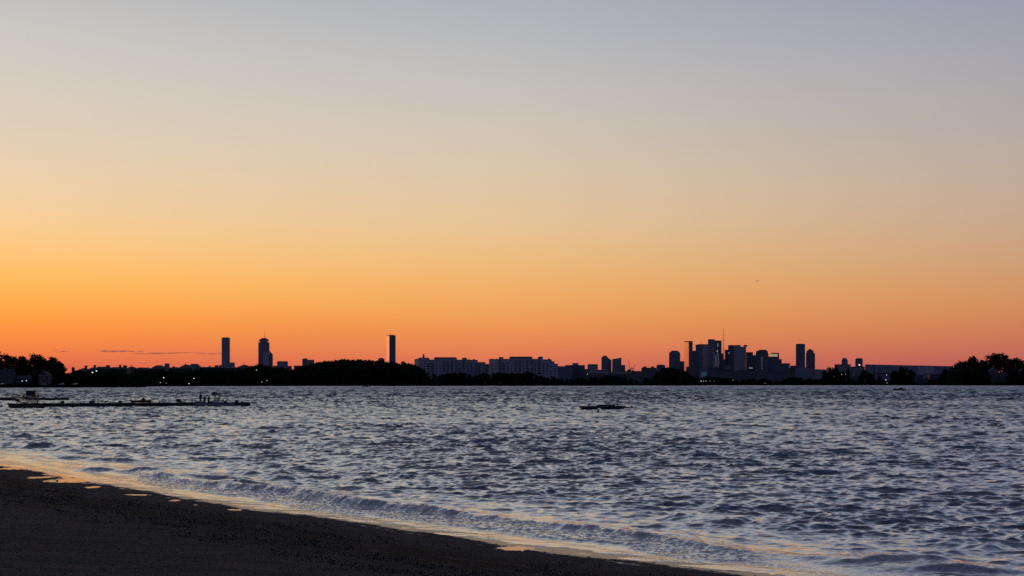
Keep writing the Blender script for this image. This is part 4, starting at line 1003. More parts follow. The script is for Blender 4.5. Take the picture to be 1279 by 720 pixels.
condo('low flat stretch of roof between the stair tower and the tall finial', 1850, 210.6, 221, 460.6, 458.8, 0.12, [('chimney', 215, 458.0, 1.2)], nwin=3)
condo('steep hipped roof topped by a tall thin finial', 1840, 221.4, 240, 460.6, 455.4, 0.44, [('spike', 229.5, 452.2)], nwin=6)
condo('pale curved looking roof next to the tall finial', 1890, 233, 249, 459.6, 454.6, 0.3, [], 'pale_facade', nwin=5)
condo('long level roof with small dome vents west of the slab tower', 1870, 249.4, 293, 459.8, 458.4, 0.04, [('chimney', 260, 457.4, 0.9), ('cupola', 268.8, 456.3, 1.8), ('cupola', 273.4, 456.3, 1.4)], nwin=14)
condo('hipped roof with a thin finial and a pale eave east of the slab tower', 1845, 293.4, 314, 460.4, 455.8, 0.44, [('spike', 303.2, 452.6)], nwin=7)

# ------------------------------------------------------------------ lamps and cars on the far shore
def street_lamp(px, py, Y, label, group, mat='lamp_white', r=0.42):
    th_ = math.atan((px - CX) / F); Y = max(Y, float(land_d(th_)) * math.cos(th_) + 13)
    x = X(px, Y); z0 = ground(x, Y); z = Z(py, Y)
    t = thing('street_lamp', label, 'street lamp', (x, Y, z0), group)
    MB().tube((x + 0.9, Y, z0 - 0.3), (x + 0.9, Y, z + 0.55), 0.11, 0.07).tube((x + 0.9, Y, z + 0.5), (x, Y, z + 0.6), 0.06, 0.05).build('pole', 'dark_steel', t)
    hd = MB().ball((x, Y, z + 0.45), r * 1.15, r * 1.15, 0.18).build('lamp_head', 'dark_steel', t)
    MB().ball((x, Y, z), r, r, r * 0.85).build('bulb', mat, hd)
G = None
street_lamp(115.6, 465.4, 1290, 'bright white lamp below the chimney of the condominium row, lower of two', G, r=0.55)
street_lamp(120.5, 463.6, 1295, 'bright white lamp of two, the higher one under the flat dark roof', G, r=0.55)
street_lamp(204.4, 472.0, 1630, 'single white lamp in the dark trees under the square stair tower', G, r=0.6)
street_lamp(200.2, 478.0, 1630, 'dim lamp near the waterline below the stair tower, brighter of two', G, 'lamp_dim')
street_lamp(207.6, 479.0, 1630, 'faintest lamp near the waterline below the stair tower', G, 'lamp_dim', 0.3)
street_lamp(236.0, 479.4, 1630, 'pale lamp at the waterline under the pale curved roof', G, 'lamp_white', 0.5)
street_lamp(242.2, 472.9, 1630, 'white lamp under the pale curved roof, up in the dark trees', G, 'lamp_white', 0.55)
street_lamp(320.4, 462.4, 1640, 'dim lamp shining through the tree before the flared crown tower', G, 'lamp_dim', 0.6)
street_lamp(327.0, 477.2, 1640, 'low lamp by the water under the flared crown tower', G, 'lamp_dim', 0.55)
street_lamp(333.2, 475.6, 1640, 'second low lamp by the water, a little higher, beside the wooded hill', G, 'lamp_dim', 0.55)
street_lamp(27.8, 476.0, 1240, 'warm lamp before the low dark house, first of two', G, 'lamp_dim', 0.5)
street_lamp(33.0, 475.8, 1240, 'warm lamp before the low dark house, second of two', G, 'lamp_dim', 0.5)
street_lamp(669.6, 480.6, 1830, 'bright white lamp at the waterline under the downtown side apartment block', G, 'lamp_white', 0.6)
street_lamp(852.4, 475.6, 2320, 'first and brightest warm lamp west of the quay row', G, 'lamp_white', 0.55)
for px, r_, mt in ((860.5, .4, 'lamp_dim'), (864.8, .4, 'lamp_dim'), (869.9, .45, 'lamp_dim'), (873.2, .4, 'lamp_dim'), (875.6, .6, 'lamp_white'), (878.6, .55, 'lamp_dim'), (881.6, .6, 'lamp_dim'), (886.8, .4, 'lamp_dim'), (891.8, .35, 'lamp_dim')):
    street_lamp(px, 476.2, 2310, 'small lamp in the level row of lights along the quay below downtown', 'quay lamps below downtown', mt, r_)
street_lamp(1106.6, 474.6, 2300, 'brightest lamp of the upright string of lights before the terminal', G, 'lamp_white', 0.65)
street_lamp(1107.4, 468.6, 2310, 'upper lamp of the upright string of lights before the terminal', G, 'lamp_white', 0.5)
street_lamp(1107.8, 478.6, 2296, 'lowest dim lamp of the upright string before the terminal', G, 'lamp_dim', 0.5)
street_lamp(1051.2, 467.8, 2300, 'pale lamp among the grove between the pointed conifers', G, 'lamp_dim', 0.6)
street_lamp(1056.0, 467.6, 2300, 'fainter lamp close to the second pointed conifer', G, 'lamp_dim', 0.45)
street_lamp(915.6, 475.0, 2325, 'lone dim lamp on the shore under the notched tower', G, 'lamp_dim', 0.4)

def car(px, Y, label, paint, lights):
    x = X(px, Y); z0 = ground(x, Y) + 0.12
    t = thing('parked_car', label, 'car', (x, Y, z0))
    def ring(xx, hw, za, zb): return [(x + xx, Y - hw, z0 + za), (x + xx, Y + hw, z0 + za), (x + xx, Y + hw * 0.92, z0 + zb), (x + xx, Y - hw * 0.92, z0 + zb)]
    MB().loft([ring(-2.2, .75, .35, .72), ring(-2.0, .86, .25, .86), ring(-0.9, .88, .22, .95), ring(1.5, .88, .22, .98), ring(2.1, .84, .28, .92), ring(2.25, .75, .36, .8)]).build('body', paint, t)
    MB().loft([ring(-1.0, .78, .95, .97), ring(-0.3, .72, .95, 1.42), ring(1.0, .72, .95, 1.44), ring(1.7, .74, .95, 1.0)]).build('cabin', 'window_glass', t)
    for sx in (-1.35, 1.4):
        for sy in (-.8, .8): MB().tube((x + sx, Y + sy - .1, z0 + .33), (x + sx, Y + sy + .1, z0 + .33), .33, .33, 12).build('wheel', 'black_rubber', t)
    for dx, mt, r_ in lights: MB().ball((x + dx, Y - .93, z0 + .7), r_, .12, r_ * .6).build('headlight' if mt != 'lamp_red' else 'taillight', mt, t)
car(119.2, 1228, 'parked car with glowing red tail light on the shore road', 'dark_paint', [(-1.2, 'lamp_red', .42), (-.3, 'lamp_red', .34), (-.75, 'lamp_white', .22)])
car(126.8, 1228, 'parked car with pale lit lamps right beside the red lit one', 'silver_paint', [(-1.6, 'lamp_dim', .4), (1.4, 'lamp_dim', .36)])
car(4.0, 1236, 'pale car before the big grey roofed house', 'silver_paint', [(-.6, 'lamp_dim', .25)])
car(76.5, 1232, 'pale car at the downhill end of the big tree cluster', 'silver_paint', [])
car(93.4, 1232, 'pale car under the hazy lone tower', 'white_paint', [])
car(54.5, 1232, 'pale car before the gabled house in the trees', 'white_paint', [])
for px, lb in ((826, 'pale low car on the quay under the chamfered tower'), (956, 'pale car on the shore under the round shouldered tower'), (809, 'pale car on the shore under the boxy low roof')):
    Yc = 2250 if px < 900 else 2325
    car(px, Yc, lb, 'white_paint', [(-1, 'lamp_dim', .3)])

# ------------------------------------------------------------------ boats, docks, people
def dock(label, p0, p1, width, deck_z, thick, nsec, name='floating_dock'):
    """a run of floating deck sections from p0 to p1"""
    a = Vector((p0[0], p0[1], 0)); c = Vector((p1[0], p1[1], 0)); d = (c - a); ln = d.length; d.normalize(); w = Vector((-d.y, d.x, 0))
    t = thing(name, label, 'dock', ((a.x + c.x) / 2, (a.y + c.y) / 2, 0))
    for i in range(nsec):
        q0 = a + d * (ln * i / nsec + 0.04); q1 = a + d * (ln * (i + 1) / nsec - 0.04); dz = rnd.uniform(-.05, .05)
        fp = [q0 - w * width / 2, q1 - w * width / 2, q1 + w * width / 2, q0 + w * width / 2]
        fp = [(v.x, v.y) for v in fp]
        s_ = MB().prism(fp, deck_z - thick + dz, deck_z + dz).build('deck_section', 'dark_wood', t)
        MB().prism(shrink(fp, 0.985, 0.96), -0.35, deck_z - thick + dz - 0.004).build('float', 'wet_float', s_)
        for sd in (-1, 1):
            b_ = q0 + w * sd * (width / 2 - .15)
            MB().box(b_.x - .16, b_.x + .16, b_.y - .06, b_.y + .06, deck_z + dz, deck_z + dz + rnd.uniform(.06, .12)).build('cleat', 'dark_steel', s_)
    return t
def P2(px, Y): return (X(px, Y), Y)
DK0, DK1 = P2(10, 268), P2(311.5, 285)
dock('long dark floating dock with the white boat moored at its far end', DK0, DK1, 2.2, 0.80, 0.42, 14)
dock('short dark float lying just in front of the long dock near its shore end', P2(13, 258), P2(56, 260), 1.8, 0.55, 0.35, 3)
dock('farther floating dock carrying the small hardtop boat', P2(-30, 366), P2(86, 370), 2.4, 0.75, 0.45, 7)
# gangway between the docks
t = thing('gangway', 'thin sloping gangway between the farther dock and the long dock', 'gangway', (X(35, 320), 320, 0.5))
ga, gb = Vector((X(20, 364), 364, 0.85)), Vector((X(46, 270), 270, 0.75))
MB().tube(ga + Vector((-.5, 0, 0)), gb + Vector((-.5, 0, 0)), .09, .09, 6).tube(ga + Vector((.5, 0, 0)), gb + Vector((.5, 0, 0)), .09, .09, 6).add([ga + Vector((-.5, 0, .05)), ga + Vector((.5, 0, .05)), gb + Vector((.5, 0, .05)), gb + Vector((-.5, 0, .05)), ga + Vector((-.5, 0, -.03)), ga + Vector((.5, 0, -.03)), gb + Vector((.5, 0, -.03)), gb + Vector((-.5, 0, -.03))],
     [(0, 1, 2, 3), (7, 6, 5, 4), (0, 4, 5, 1), (1, 5, 6, 2), (2, 6, 7, 3), (3, 7, 4, 0)]).build('walkway', 'dark_steel', t)
for sg in (-.5, .5):
    rl = MB(); rl.tube(ga + Vector((sg, 0, 1)), gb + Vector((sg, 0, 1)), .035, .035, 5)
    for k in range(9):
        q = ga.lerp(gb, k / 8); rl.tube(q + Vector((sg, 0, 0)), q + Vector((sg, 0, 1)), .03, .03, 5)
    rl.build('railing', 'dark_steel', t)
def on_dock(px, k=0.0):
    u = (px - 10) / (311.5 - 10); Y = 268 + 17 * u + k; return X(px, Y), Y, 0.83
# dinghy, boards and clutter on the long dock
def dinghy(label, x, y, z, ln, wd, ht, mat, ang_, name='dinghy', upside=False, seats=True):
    t = thing(name, label, 'boat', (x, y, z))
    rings = []
    for u, w_, zz, hh in ((-.5, .55, .05, .95), (-.3, .9, 0, .9), (0, 1, 0, .88), (.25, .85, .02, .95), (.42, .45, .12, 1.05), (.5, .08, .35, 1.15)):
        hw = wd / 2 * w_; a = zz * ht; h_ = hh * ht
        rings.append([(x + u * ln, y - hw, z + h_), (x + u * ln, y - hw * .7, z + a + ht * .15), (x + u * ln, y, z + a), (x + u * ln, y + hw * .7, z + a + ht * .15), (x + u * ln, y + hw, z + h_),
                      (x + u * ln, y + hw * .8, z + h_ - .02), (x + u * ln, y, z + a + ht * .3), (x + u * ln, y - hw * .8, z + h_ - .02)])
    mb = MB().loft(rings)
    if upside: mb.v = [(p[0], p[1], 2 * z + ht - p[2]) for p in mb.v]
    mb.turn((x, y), ang_).build('hull', mat, t)
    if seats and not upside:
        for u in (-.25, .1): MB().box(x + u * ln - .14, x + u * ln + .14, y - wd * .4, y + wd * .4, z + ht * .7, z + ht * .78).turn((x, y), ang_).build('seat', 'dark_wood', t)
    return t
x, y, z = on_dock(176)
dinghy('small dark red dinghy lying on the long dock', x, y, z, 3.9, 1.3, .5, 'red_gelcoat', .05)
t = thing('outboard_cover', 'peaked dark red cover standing up over the red dinghy', 'cover', (x + .5, y, z + .36))
MB().loft([[(x + .1, y - .35, z + .36), (x + .95, y - .35, z + .36), (x + .95, y + .35, z + .36), (x + .1, y + .35, z + .36)], [(x + .3, y - .22, z + .75), (x + .8, y - .22, z + .75), (x + .8, y + .22, z + .75), (x + .3, y + .22, z + .75)], [(x + .5, y - .05, z + 1.0), (x + .62, y - .05, z + 1.0), (x + .62, y + .05, z + 1.0), (x + .5, y + .05, z + 1.0)]]).build('cloth', 'red_gelcoat', t)
MB().tube((x + .56, y, z + .97), (x + .56, y, z + 1.12), .04).build('handle', 'dark_steel', t)
x, y, z = on_dock(125)
t = thing('gangplank', 'flat raised plank lying across blocks on the long dock', 'plank', (x, y, z))
MB().box(x - 1.5, x + 1.5, y - .3, y + .3, z + .28, z + .36).build('board', 'dark_wood', t)
for k in (-1.2, 1.1): MB().box(x + k - .12, x + k + .12, y - .3, y + .3, z, z + .277).build('block', 'dark_wood', t)
x, y, z = on_dock(223.5)
t = thing('dock_box', 'black square dock box halfway between the red dinghy and the moored boat', 'box', (x, y, z))
MB().box(x - .4, x + .4, y - .35, y + .35, z, z + .52).build('box_body', 'black_rubber', t, bevel=.04)
MB().box(x - .44, x + .44, y - .39, y + .39, z + .523, z + .62).build('lid', 'black_rubber', t, bevel=.03)
for px, lb in ((150, 'coiled dark rope heap on the long dock before the red dinghy'), (114, 'coiled rope heap beside the raised plank'), (78, 'rope heap near the shore end of the long dock')):
    x, y, z = on_dock(px); t = thing('rope_coil', lb, 'rope', (x, y, z)); mb = MB()
    for q in range(4):
        rr_ = .42 - .06 * q; mb.path([(x + rr_ * math.cos(k * .52), y + rr_ * math.sin(k * .52), z + .06 + .09 * q) for k in range(13)], .06)
    mb.build('coil', 'black_rubber', t)
for px, lb in ((47, 'mooring post at the gangway foot on the long dock'), (199, 'short mooring post just past the red dinghy'), (240, 'mooring post at the bow of the moored boat')):
    x, y, z = on_dock(px, 1.0); t = thing('mooring_post', lb, 'post', (x, y, -1.5))
    MB().tube((x, y, -2), (x, y, 1.25 if px < 100 else 1.0), .14, .13, 10).build('pile', 'dark_wood', t)
    MB().tube((x, y, 1.26 if px < 100 else 1.01), (x, y, 1.42 if px < 100 else 1.16), .17, .04, 10).build('cap', 'dark_steel', t)

# centre console boat
def console_boat():
    Y = 279.5; k = Y / F          # metres per photo pixel here
    xb, xs = X(243, Y), X(293.5, Y); ln = xs - xb
    t = thing('motor_boat', 'white centre console motor boat with a flat top, moored at the long dock', 'boat', ((xb + xs) / 2, Y, 0))
    rings = []; sheer = [(0, .03, 1.02), (.05, .30, .98), (.15, .62, .92), (.3, .92, .86), (.55, 1.1, .80), (.8, 1.12, .80), (1, 1.08, .82)]
    for u, hw, sh in sheer:
        x = xb + u * ln; ke = -.25 + .75 * max(0, 1 - u / .18) ** 1.6
        rings.append([(x, Y - hw, sh), (x, Y - hw * .96, sh - .16), (x, Y - hw * .8, ke + (sh - ke) * .3), (x, Y, ke), (x, Y + hw * .8, ke + (sh - ke) * .3), (x, Y + hw * .96, sh - .16), (x, Y + hw, sh),
                      (x, Y + hw * .86, sh - .01), (x, Y + hw * .8, max(ke + .05, sh - .5 if u > .12 else sh - .08)), (x, Y - hw * .8, max(ke + .05, sh - .5 if u > .12 else sh - .08)), (x, Y - hw * .86, sh - .01)])
    MB().loft(rings).build('hull', 'grey_gelcoat', t)
    rb = MB()
    for sg in (-1, 1): rb.path([(xb + u * ln, Y + sg * hw * 1.01, sh - .12) for u, hw, sh in sheer], .05)
    rb.build('rub_rail', 'dark_steel', t)
    cx0, cx1 = X(267.5, Y), X(273, Y); z0 = .32
    co = MB().loft([[(cx0, Y - .5, z0), (cx1, Y - .5, z0), (cx1, Y + .5, z0), (cx0, Y + .5, z0)], [(cx0 + .1, Y - .48, 1.35), (cx1, Y - .48, 1.5), (cx1, Y + .48, 1.5), (cx0 + .1, Y + .48, 1.35)]]).build('console', 'white_paint', t)
    MB().add([(cx0 + .1, Y - .45, 1.36), (cx0 + .1, Y + .45, 1.36), (cx0 + .5, Y + .4, 1.95), (cx0 + .5, Y - .4, 1.95), (cx0 + .14, Y - .45, 1.36), (cx0 + .14, Y + .45, 1.36), (cx0 + .54, Y + .4, 1.95), (cx0 + .54, Y - .4, 1.95)],
             [(0, 1, 2, 3), (7, 6, 5, 4), (0, 4, 5, 1), (1, 5, 6, 2), (2, 6, 7, 3), (3, 7, 4, 0)]).build('windshield', 'window_glass', co)
    MB().tube((cx1 + .12, Y, 1.2), (cx1 + .16, Y, 1.24), .2, .2, 12).build('steering_wheel', 'dark_steel', co)
    ft = MB()
    for dx in (0.05, .95):
        for sg in (-.6, .6): ft.tube((cx0 + dx, Y + sg, .5), (cx0 + dx + .1, Y + sg, 2.45), .06, .06, 6)
    ft.build('top_frame', 'silver_paint', t)
    tp = MB().box(X(265.4, Y), X(276.2, Y), Y - .95, Y + .95, 2.34, 2.66).build('hard_top', 'dark_paint', t, bevel=.04)
    MB().ball((X(267.4, Y), Y, 2.78), .42, .42, .2).build('radar_dome', 'dark_paint', tp)
    MB().tube((X(281.5, Y), Y + .7, 2.52), (X(275, Y), Y + .7, 2.55), .04, .04).tube((X(282.5, Y), Y + .4, 2.5), (X(280.6, Y), Y + .4, 2.62), .12, .12).build('spreader_light', 'dark_steel', tp)
    MB().path([(X(268, Y), Y + .6, 3.0), (X(272, Y), Y + .3, 3.08), (X(276, Y), Y - .2, 3.05)], .05).tube((X(270, Y), Y + .45, 2.56), (X(270, Y), Y + .45, 3.05), .04).build('top_rail', 'dark_steel', tp)
    se = MB().box(X(275.6, Y), X(278.8, Y), Y - .45, Y + .45, .32, 1.0).build('seat', 'white_paint', t, bevel=.05)
    MB().box(X(278.3, Y), X(279.0, Y), Y - .45, Y + .45, 1.003, 1.45).build('backrest', 'navy_cloth', se, bevel=.03)
    for sg in (-.7, .7): MB().tube((X(290.6, Y), Y + sg, .8), (X(292.4, Y), Y + sg * 1.2, 2.0), .03, .015, 5).build('fishing_rod_holder', 'dark_steel', t)
    MB().tube((X(289, Y), Y + .5, .8), (X(292.6, Y), Y + .5, 3.0), .022, .012, 5).build('whip_aerial', 'dark_steel', t)
    om = MB().loft([[(xs + a, Y - b_, z_) for a, b_, z_ in ((.05, .2, .55), (.05, .25, 1.15), (.12, .2, 1.3))] + [(xs + a, Y + b_, z_) for a, b_, z_ in ((.12, .2, 1.3), (.05, .25, 1.15), (.05, .2, .55))],
                    [(xs + a, Y - b_, z_) for a, b_, z_ in ((.62, .18, .6), (.68, .22, 1.1), (.58, .16, 1.28))] + [(xs + a, Y + b_, z_) for a, b_, z_ in ((.58, .16, 1.28), (.68, .22, 1.1), (.62, .18, .6))]]).build('outboard_motor', 'black_rubber', t)
    MB().box(xs + .18, xs + .45, Y - .09, Y + .09, -.5, .56).build('motor_leg', 'black_rubber', om)
    return t
console_boat()

def skin_mesh(pts, edges, rad, levels=1):
    me = bpy.data.meshes.new('tmp'); me.from_pydata(pts, edges, [])
    o = bpy.data.objects.new('tmp', me); COL.objects.link(o)
    md = o.modifiers.new('s', 'SKIN'); md.use_smooth_shade = True
    sv = me.skin_vertices[0].data
    for i, r in enumerate(rad): sv[i].radius = (r, r); sv[i].use_root = (i == 0)
    sb = o.modifiers.new('d', 'SUBSURF'); sb.levels = levels; sb.render_levels = levels
    dg = bpy.context.evaluated_depsgraph_get()
    ev = o.evaluated_get(dg); m2 = bpy.data.meshes.new_from_object(ev)
    vs = [tuple(v.co) for v in m2.vertices]; fs = [tuple(p.vertices) for p in m2.polygons]
    bpy.data.objects.remove(o); bpy.data.meshes.remove(me); bpy.data.meshes.remove(m2)
    return vs, fs
def person(label, x, y, z, face, arms, legs=(.12, -.12), bend=0.0, cloth='black_cloth', trousers='navy_cloth', hood=False):
    """standing figure 1.76 m tall; face: heading, arms: two (elbow, hand) pairs in body axes (side, fore, height)"""
    t = thing('person', label, 'person', (x, y, z)); t.scale = (1.18, 1.18, 1.03)
    ca, sa = math.cos(face), math.sin(face)
    def B(sx, fy, h):
        fy = fy + bend * max(0, h - .95)
        return (x + sx * ca - fy * sa, y + sx * sa + fy * ca, z + h)
    sk = [(0, 0, .95), (0, 0, 1.12), (0, .01, 1.32), (0, 0, 1.46), (0, .015, 1.54), (0, .02, 1.62), (0, .02, 1.70),
          (.18, 0, 1.42), arms[0][0], arms[0][1], (-.18, 0, 1.42), arms[1][0], arms[1][1],
          (.095, 0, .88), (.10, legs[0] * .5 + .03, .48), (.11, legs[0], .09), (.12, legs[0] + .16, .035),
          (-.095, 0, .88), (-.10, legs[1] * .5 + .03, .48), (-.11, legs[1], .09), (-.12, legs[1] + .16, .035)]
    ed = [(0, 1), (1, 2), (2, 3), (3, 4), (4, 5), (5, 6), (3, 7), (7, 8), (8, 9), (3, 10), (10, 11), (11, 12), (0, 13), (13, 14), (14, 15), (15, 16), (0, 17), (17, 18), (18, 19), (19, 20)]
    rd = [.13, .125, .15, .09, .055, .085, .075, .065, .045, .032, .065, .045, .032, .085, .06, .045, .035, .085, .06, .045, .035]
    pts = [B(*p) for p in sk]
    vs, fs = skin_mesh(pts, ed, rd)
    body = MB().add(vs, fs)
    for sg, (el_, hd) in zip((1, -1), arms):      # palm and fingers
        d = (Vector(hd) - Vector(el_)).normalized(); sd_ = Vector((0, 1, 0)) if abs(d.y) < .8 else Vector((1, 0, 0))
        pl = Vector(hd) + d * .06; body.ball(B(*pl), .032, .032, .045, 8, 6)
        for f in range(4):
            a = pl + sd_ * (.022 * (f - 1.5)) + d * .03; q = a + d * (.04 + .006 * (1.5 - abs(f - 1.5))); e = q + d * .03 + Vector((-sg * .018, 0, 0))
            body.tube(B(*a), B(*q), .010, .009, 5).tube(B(*q), B(*e), .009, .006, 5)
        a = pl + sd_ * .035; q = a + sd_ * .025 + d * .03; body.tube(B(*a), B(*q), .011, .008, 5)
    body.ball(B(0, .115, 1.635), .014, .014, .02, 6, 5)                     # nose
    for sg in (-1, 1): body.ball(B(sg * .088, .02, 1.64), .012, .02, .03, 6, 5)
    bo = body.build('body', 'skin', t, True)
    v2, f2 = skin_mesh([pts[i] for i in (0, 1, 2, 3, 7, 8, 9, 10, 11, 12)], [(0, 1), (1, 2), (2, 3), (3, 4), (4, 5), (5, 6), (3, 7), (7, 8), (8, 9)], [.20, .195, .215, .13, .105, .085, .06, .105, .085, .06])
    MB().add(v2, f2).build('jacket', cloth, t, True)
    v2, f2 = skin_mesh([pts[i] for i in (0, 13, 14, 15, 17, 18, 19)], [(0, 1), (1, 2), (2, 3), (0, 4), (4, 5), (5, 6)], [.18, .13, .105, .085, .13, .105, .085])
    MB().add(v2, f2).build('trousers', trousers, t, True)
    MB().ball(B(0, 0, 1.69), .10, .10, .095, 10, 7).build('hood' if hood else 'hair', cloth if hood else 'dark_hair', t, True)
    for i in (16, 20):
        p = pts[i]; q = pts[i - 1]; MB().ball(((p[0] + q[0]) / 2, (p[1] + q[1]) / 2, z + .05), .075, .13, .055).build('shoe', 'black_rubber', t, True)
    return t
xd, yd, zd = on_dock(250.4, -.45)
person('person standing apart on the dock at the bow, arms at the sides', xd, yd, .84, 1.2, (((.27, -.02, 1.14), (.28, .06, .90)), ((-.27, -.02, 1.14), (-.28, .05, .90))), (.05, -.06))
person('slim person standing in the boat beside the broader one', X(255.9, 279.5), 279.3, .36, 2.0, (((.25, .02, 1.14), (.24, .14, .94)), ((-.25, .0, 1.14), (-.22, .12, .92))), (.1, -.05), cloth='navy_cloth', trousers='black_cloth')
person('broad person in a hood with bent arms, in the boat before the console', X(260.6, 279.5), 279.4, .38, -1.2, (((.30, .06, 1.16), (.16, .34, 1.12)), ((-.30, .02, 1.16), (-.20, .30, 1.06))), (.14, -.12), .12, 'black_cloth', 'brown_cloth', True)
t = thing('cooler_box', 'dark cooler box sitting in the boat beside the broad person', 'box', (X(264.2, 279.5), 279.4, .38))
_x = X(264.2, 279.5)
MB().box(_x - .35, _x + .35, 279.15, 279.65, .38, .95).build('box_body', 'navy_cloth', t, bevel=.05); MB().box(_x - .38, _x + .38, 279.12, 279.68, .953, 1.06).build('lid', 'dark_paint', t, bevel=.03)
t = thing('bait_bucket', 'dark lidded bucket on the stern deck behind the boat seat', 'bucket', (X(281.6, 279.5), 279.3, .33))
_x = X(281.6, 279.5)
MB().tube((_x, 279.3, .33), (_x, 279.3, 1.0), .26, .33, 14).build('bucket_body', 'black_rubber', t)
MB().tube((_x, 279.3, 1.003), (_x, 279.3, 1.08), .35, .33, 14).tube((_x + .18, 279.3, 1.06), (_x + .42, 279.3, 1.5), .07, .05).build('lid', 'dark_paint', t)

# small hardtop boat at the farther dock
Y = 367.5; x0, x1 = X(20, Y), X(52, Y)
t = thing('cabin_boat', 'small dark boat with a flat hardtop cabin, tied to the farther dock', 'boat', ((x0 + x1) / 2, Y - 2.2, 0))
Yc = Y - 2.4
rings = []
for u, hw, sh in ((0, .06, 1.15), (.1, .45, 1.1), (.3, .95, 1.02), (.6, 1.1, .98), (1, 1.05, .98)):
    x = x0 + u * (x1 - x0); ke = -.3 + .7 * max(0, 1 - u / .2) ** 1.5
    rings.append([(x, Yc - hw, sh), (x, Yc - hw * .8, ke + .35), (x, Yc, ke), (x, Yc + hw * .8, ke + .35), (x, Yc + hw, sh)])
MB().loft(rings).build('hull', 'dark_paint', t)
cb = MB().add([(X(33.0, Yc), Yc - .85, .99), (X(46.5, Yc), Yc - .85, .99), (X(46.5, Yc), Yc + .85, .99), (X(33.0, Yc), Yc + .85, .99), (X(33.6, Yc), Yc - .75, 2.5), (X(44.6, Yc), Yc - .75, 2.5), (X(44.6, Yc), Yc + .75, 2.5), (X(33.6, Yc), Yc + .75, 2.5)],
         [(0, 1, 5, 4), (1, 2, 6, 5), (2, 3, 7, 6), (3, 0, 4, 7), (4, 5, 6, 7), (3, 2, 1, 0)]).build('cabin', 'dark_paint', t)
MB().box(X(34.6, Yc), X(38.4, Yc), Yc - .89, Yc - .80, 1.75, 2.3).build('window', 'window_glass', cb)
MB().box(X(39.4, Yc), X(43.6, Yc), Yc - .89, Yc - .80, 1.75, 2.3).build('window', 'window_glass', cb)
MB().box(X(31.0, Yc), X(46.2, Yc), Yc - .95, Yc + .95, 2.503, 2.66).build('hard_top', 'dark_paint', t, bevel=.04)
MB().box(X(47.0, Yc), X(48.6, Yc), Yc - .25, Yc + .25, 1.0, 1.75).build('outboard_motor', 'black_rubber', t, bevel=.08)
t = thing('boat_lift', 'open pipe frame of a boat lift on the farther dock beside the hardtop boat', 'frame', (X(16, Y), Y, .7))
mb = MB(); z1, z2 = Z(492.6, Y), Z(494.6, Y)
for px in (8.6, 16, 23.5): mb.tube((X(px, Y), Y - .8, .7), (X(px, Y), Y - .8, z1 if px < 20 else z2), .06); mb.tube((X(px, Y), Y + .8, .7), (X(px, Y), Y + .8, z1 if px < 20 else z2), .06)
for sg in (-.8, .8): mb.path([(X(3, Y), Y + sg, z2), (X(8.6, Y), Y + sg, z1), (X(16, Y), Y + sg, z1), (X(25, Y), Y + sg, z2)], .06)
mb.path([(X(16, Y), Y - .8, z1), (X(23.5, Y), Y - .8, .9)], .05).build('frame', 'dark_steel', t)
MB().box(X(9, Y), X(16, Y), Y - .5, Y + .5, 1.2, 1.3).build('cradle', 'dark_steel', t)
t = thing('dock_bench', 'small dark storage seat on the farther dock just before the hardtop boat', 'bench', (X(28.6, Y), Y + .4, .75))
MB().box(X(27.4, Y), X(29.8, Y), Y + .2, Y + .8, .78, 1.25).build('seat', 'dark_wood', t); MB().box(X(27.4, Y), X(29.8, Y), Y + .82, Y + .9, .78, 1.7).build('backrest', 'dark_wood', t)

# swim raft with an overturned skiff, birds and buoys
RY = 247
t = thing('swim_raft', 'flat dark raft floating alone out on the water', 'raft', (X(752, RY), RY, 0))
s1 = MB().box(X(724, RY), X(748.95, RY), RY - 1.3, RY + 1.3, .30, .64).build('deck_section', 'dark_wood', t)
MB().box(X(726, RY), X(746.5, RY), RY - 1.1, RY + 1.1, -.3, .296).build('float', 'wet_float', s1)
s2 = MB().box(X(749, RY), X(781, RY), RY - 1.2, RY + 1.2, .38, .66).build('deck_section', 'dark_wood', t)
MB().box(X(750.5, RY), X(779, RY), RY - 1.0, RY + 1.0, -.3, .376).build('float', 'wet_float', s2)
MB().path([(X(734, RY), RY - 1.32, .5), (X(734, RY), RY - 1.45, .1), (X(738, RY), RY - 1.45, .1), (X(738, RY), RY - 1.32, .5)], .04).build('ladder', 'dark_steel', t)
dinghy('dark skiff turned upside down on the raft', X(757.5, RY), RY, .66, 3.1, 1.3, .30, 'dark_paint', .06, 'skiff', True)
def bird(label, px, Y, z, hd):
    x = X(px, Y); t = thing('cormorant', label, 'bird', (x, Y, z)); c, s_ = math.cos(hd), math.sin(hd)
    vs, fs = skin_mesh([(x - .16 * c, Y - .16 * s_, z + .17), (x, Y, z + .22), (x + .10 * c, Y + .10 * s_, z + .32), (x + .15 * c, Y + .15 * s_, z + .46), (x + .20 * c, Y + .20 * s_, z + .53), (x + .31 * c, Y + .31 * s_, z + .52), (x - .34 * c, Y - .34 * s_, z + .10),
                        (x + .03 * s_, Y - .03 * c, z + .10), (x + .03 * s_, Y - .03 * c, z + .01), (x - .03 * s_, Y + .03 * c, z + .10), (x - .03 * s_, Y + .03 * c, z + .01)],
                       [(0, 1), (1, 2), (2, 3), (3, 4), (4, 5), (0, 6), (1, 7), (7, 8), (1, 9), (9, 10)], [.10, .12, .07, .04, .045, .012, .04, .02, .02, .02, .02])
    MB().add(vs, fs).build('body', 'feather', t, True)
for px, z, h_, lb in ((736, .64, .3, 'dark seabird alone on the flat end of the raft'), (757, 0.96, 2.8, 'dark seabird on the skiff, first of the close pair'), (760.4, 0.96, .2, 'dark seabird on the skiff, second of the close pair'), (771.2, .66, 1.0, 'dark seabird on the raft deck past the skiff')):
    bird(lb, px, RY, z, h_)
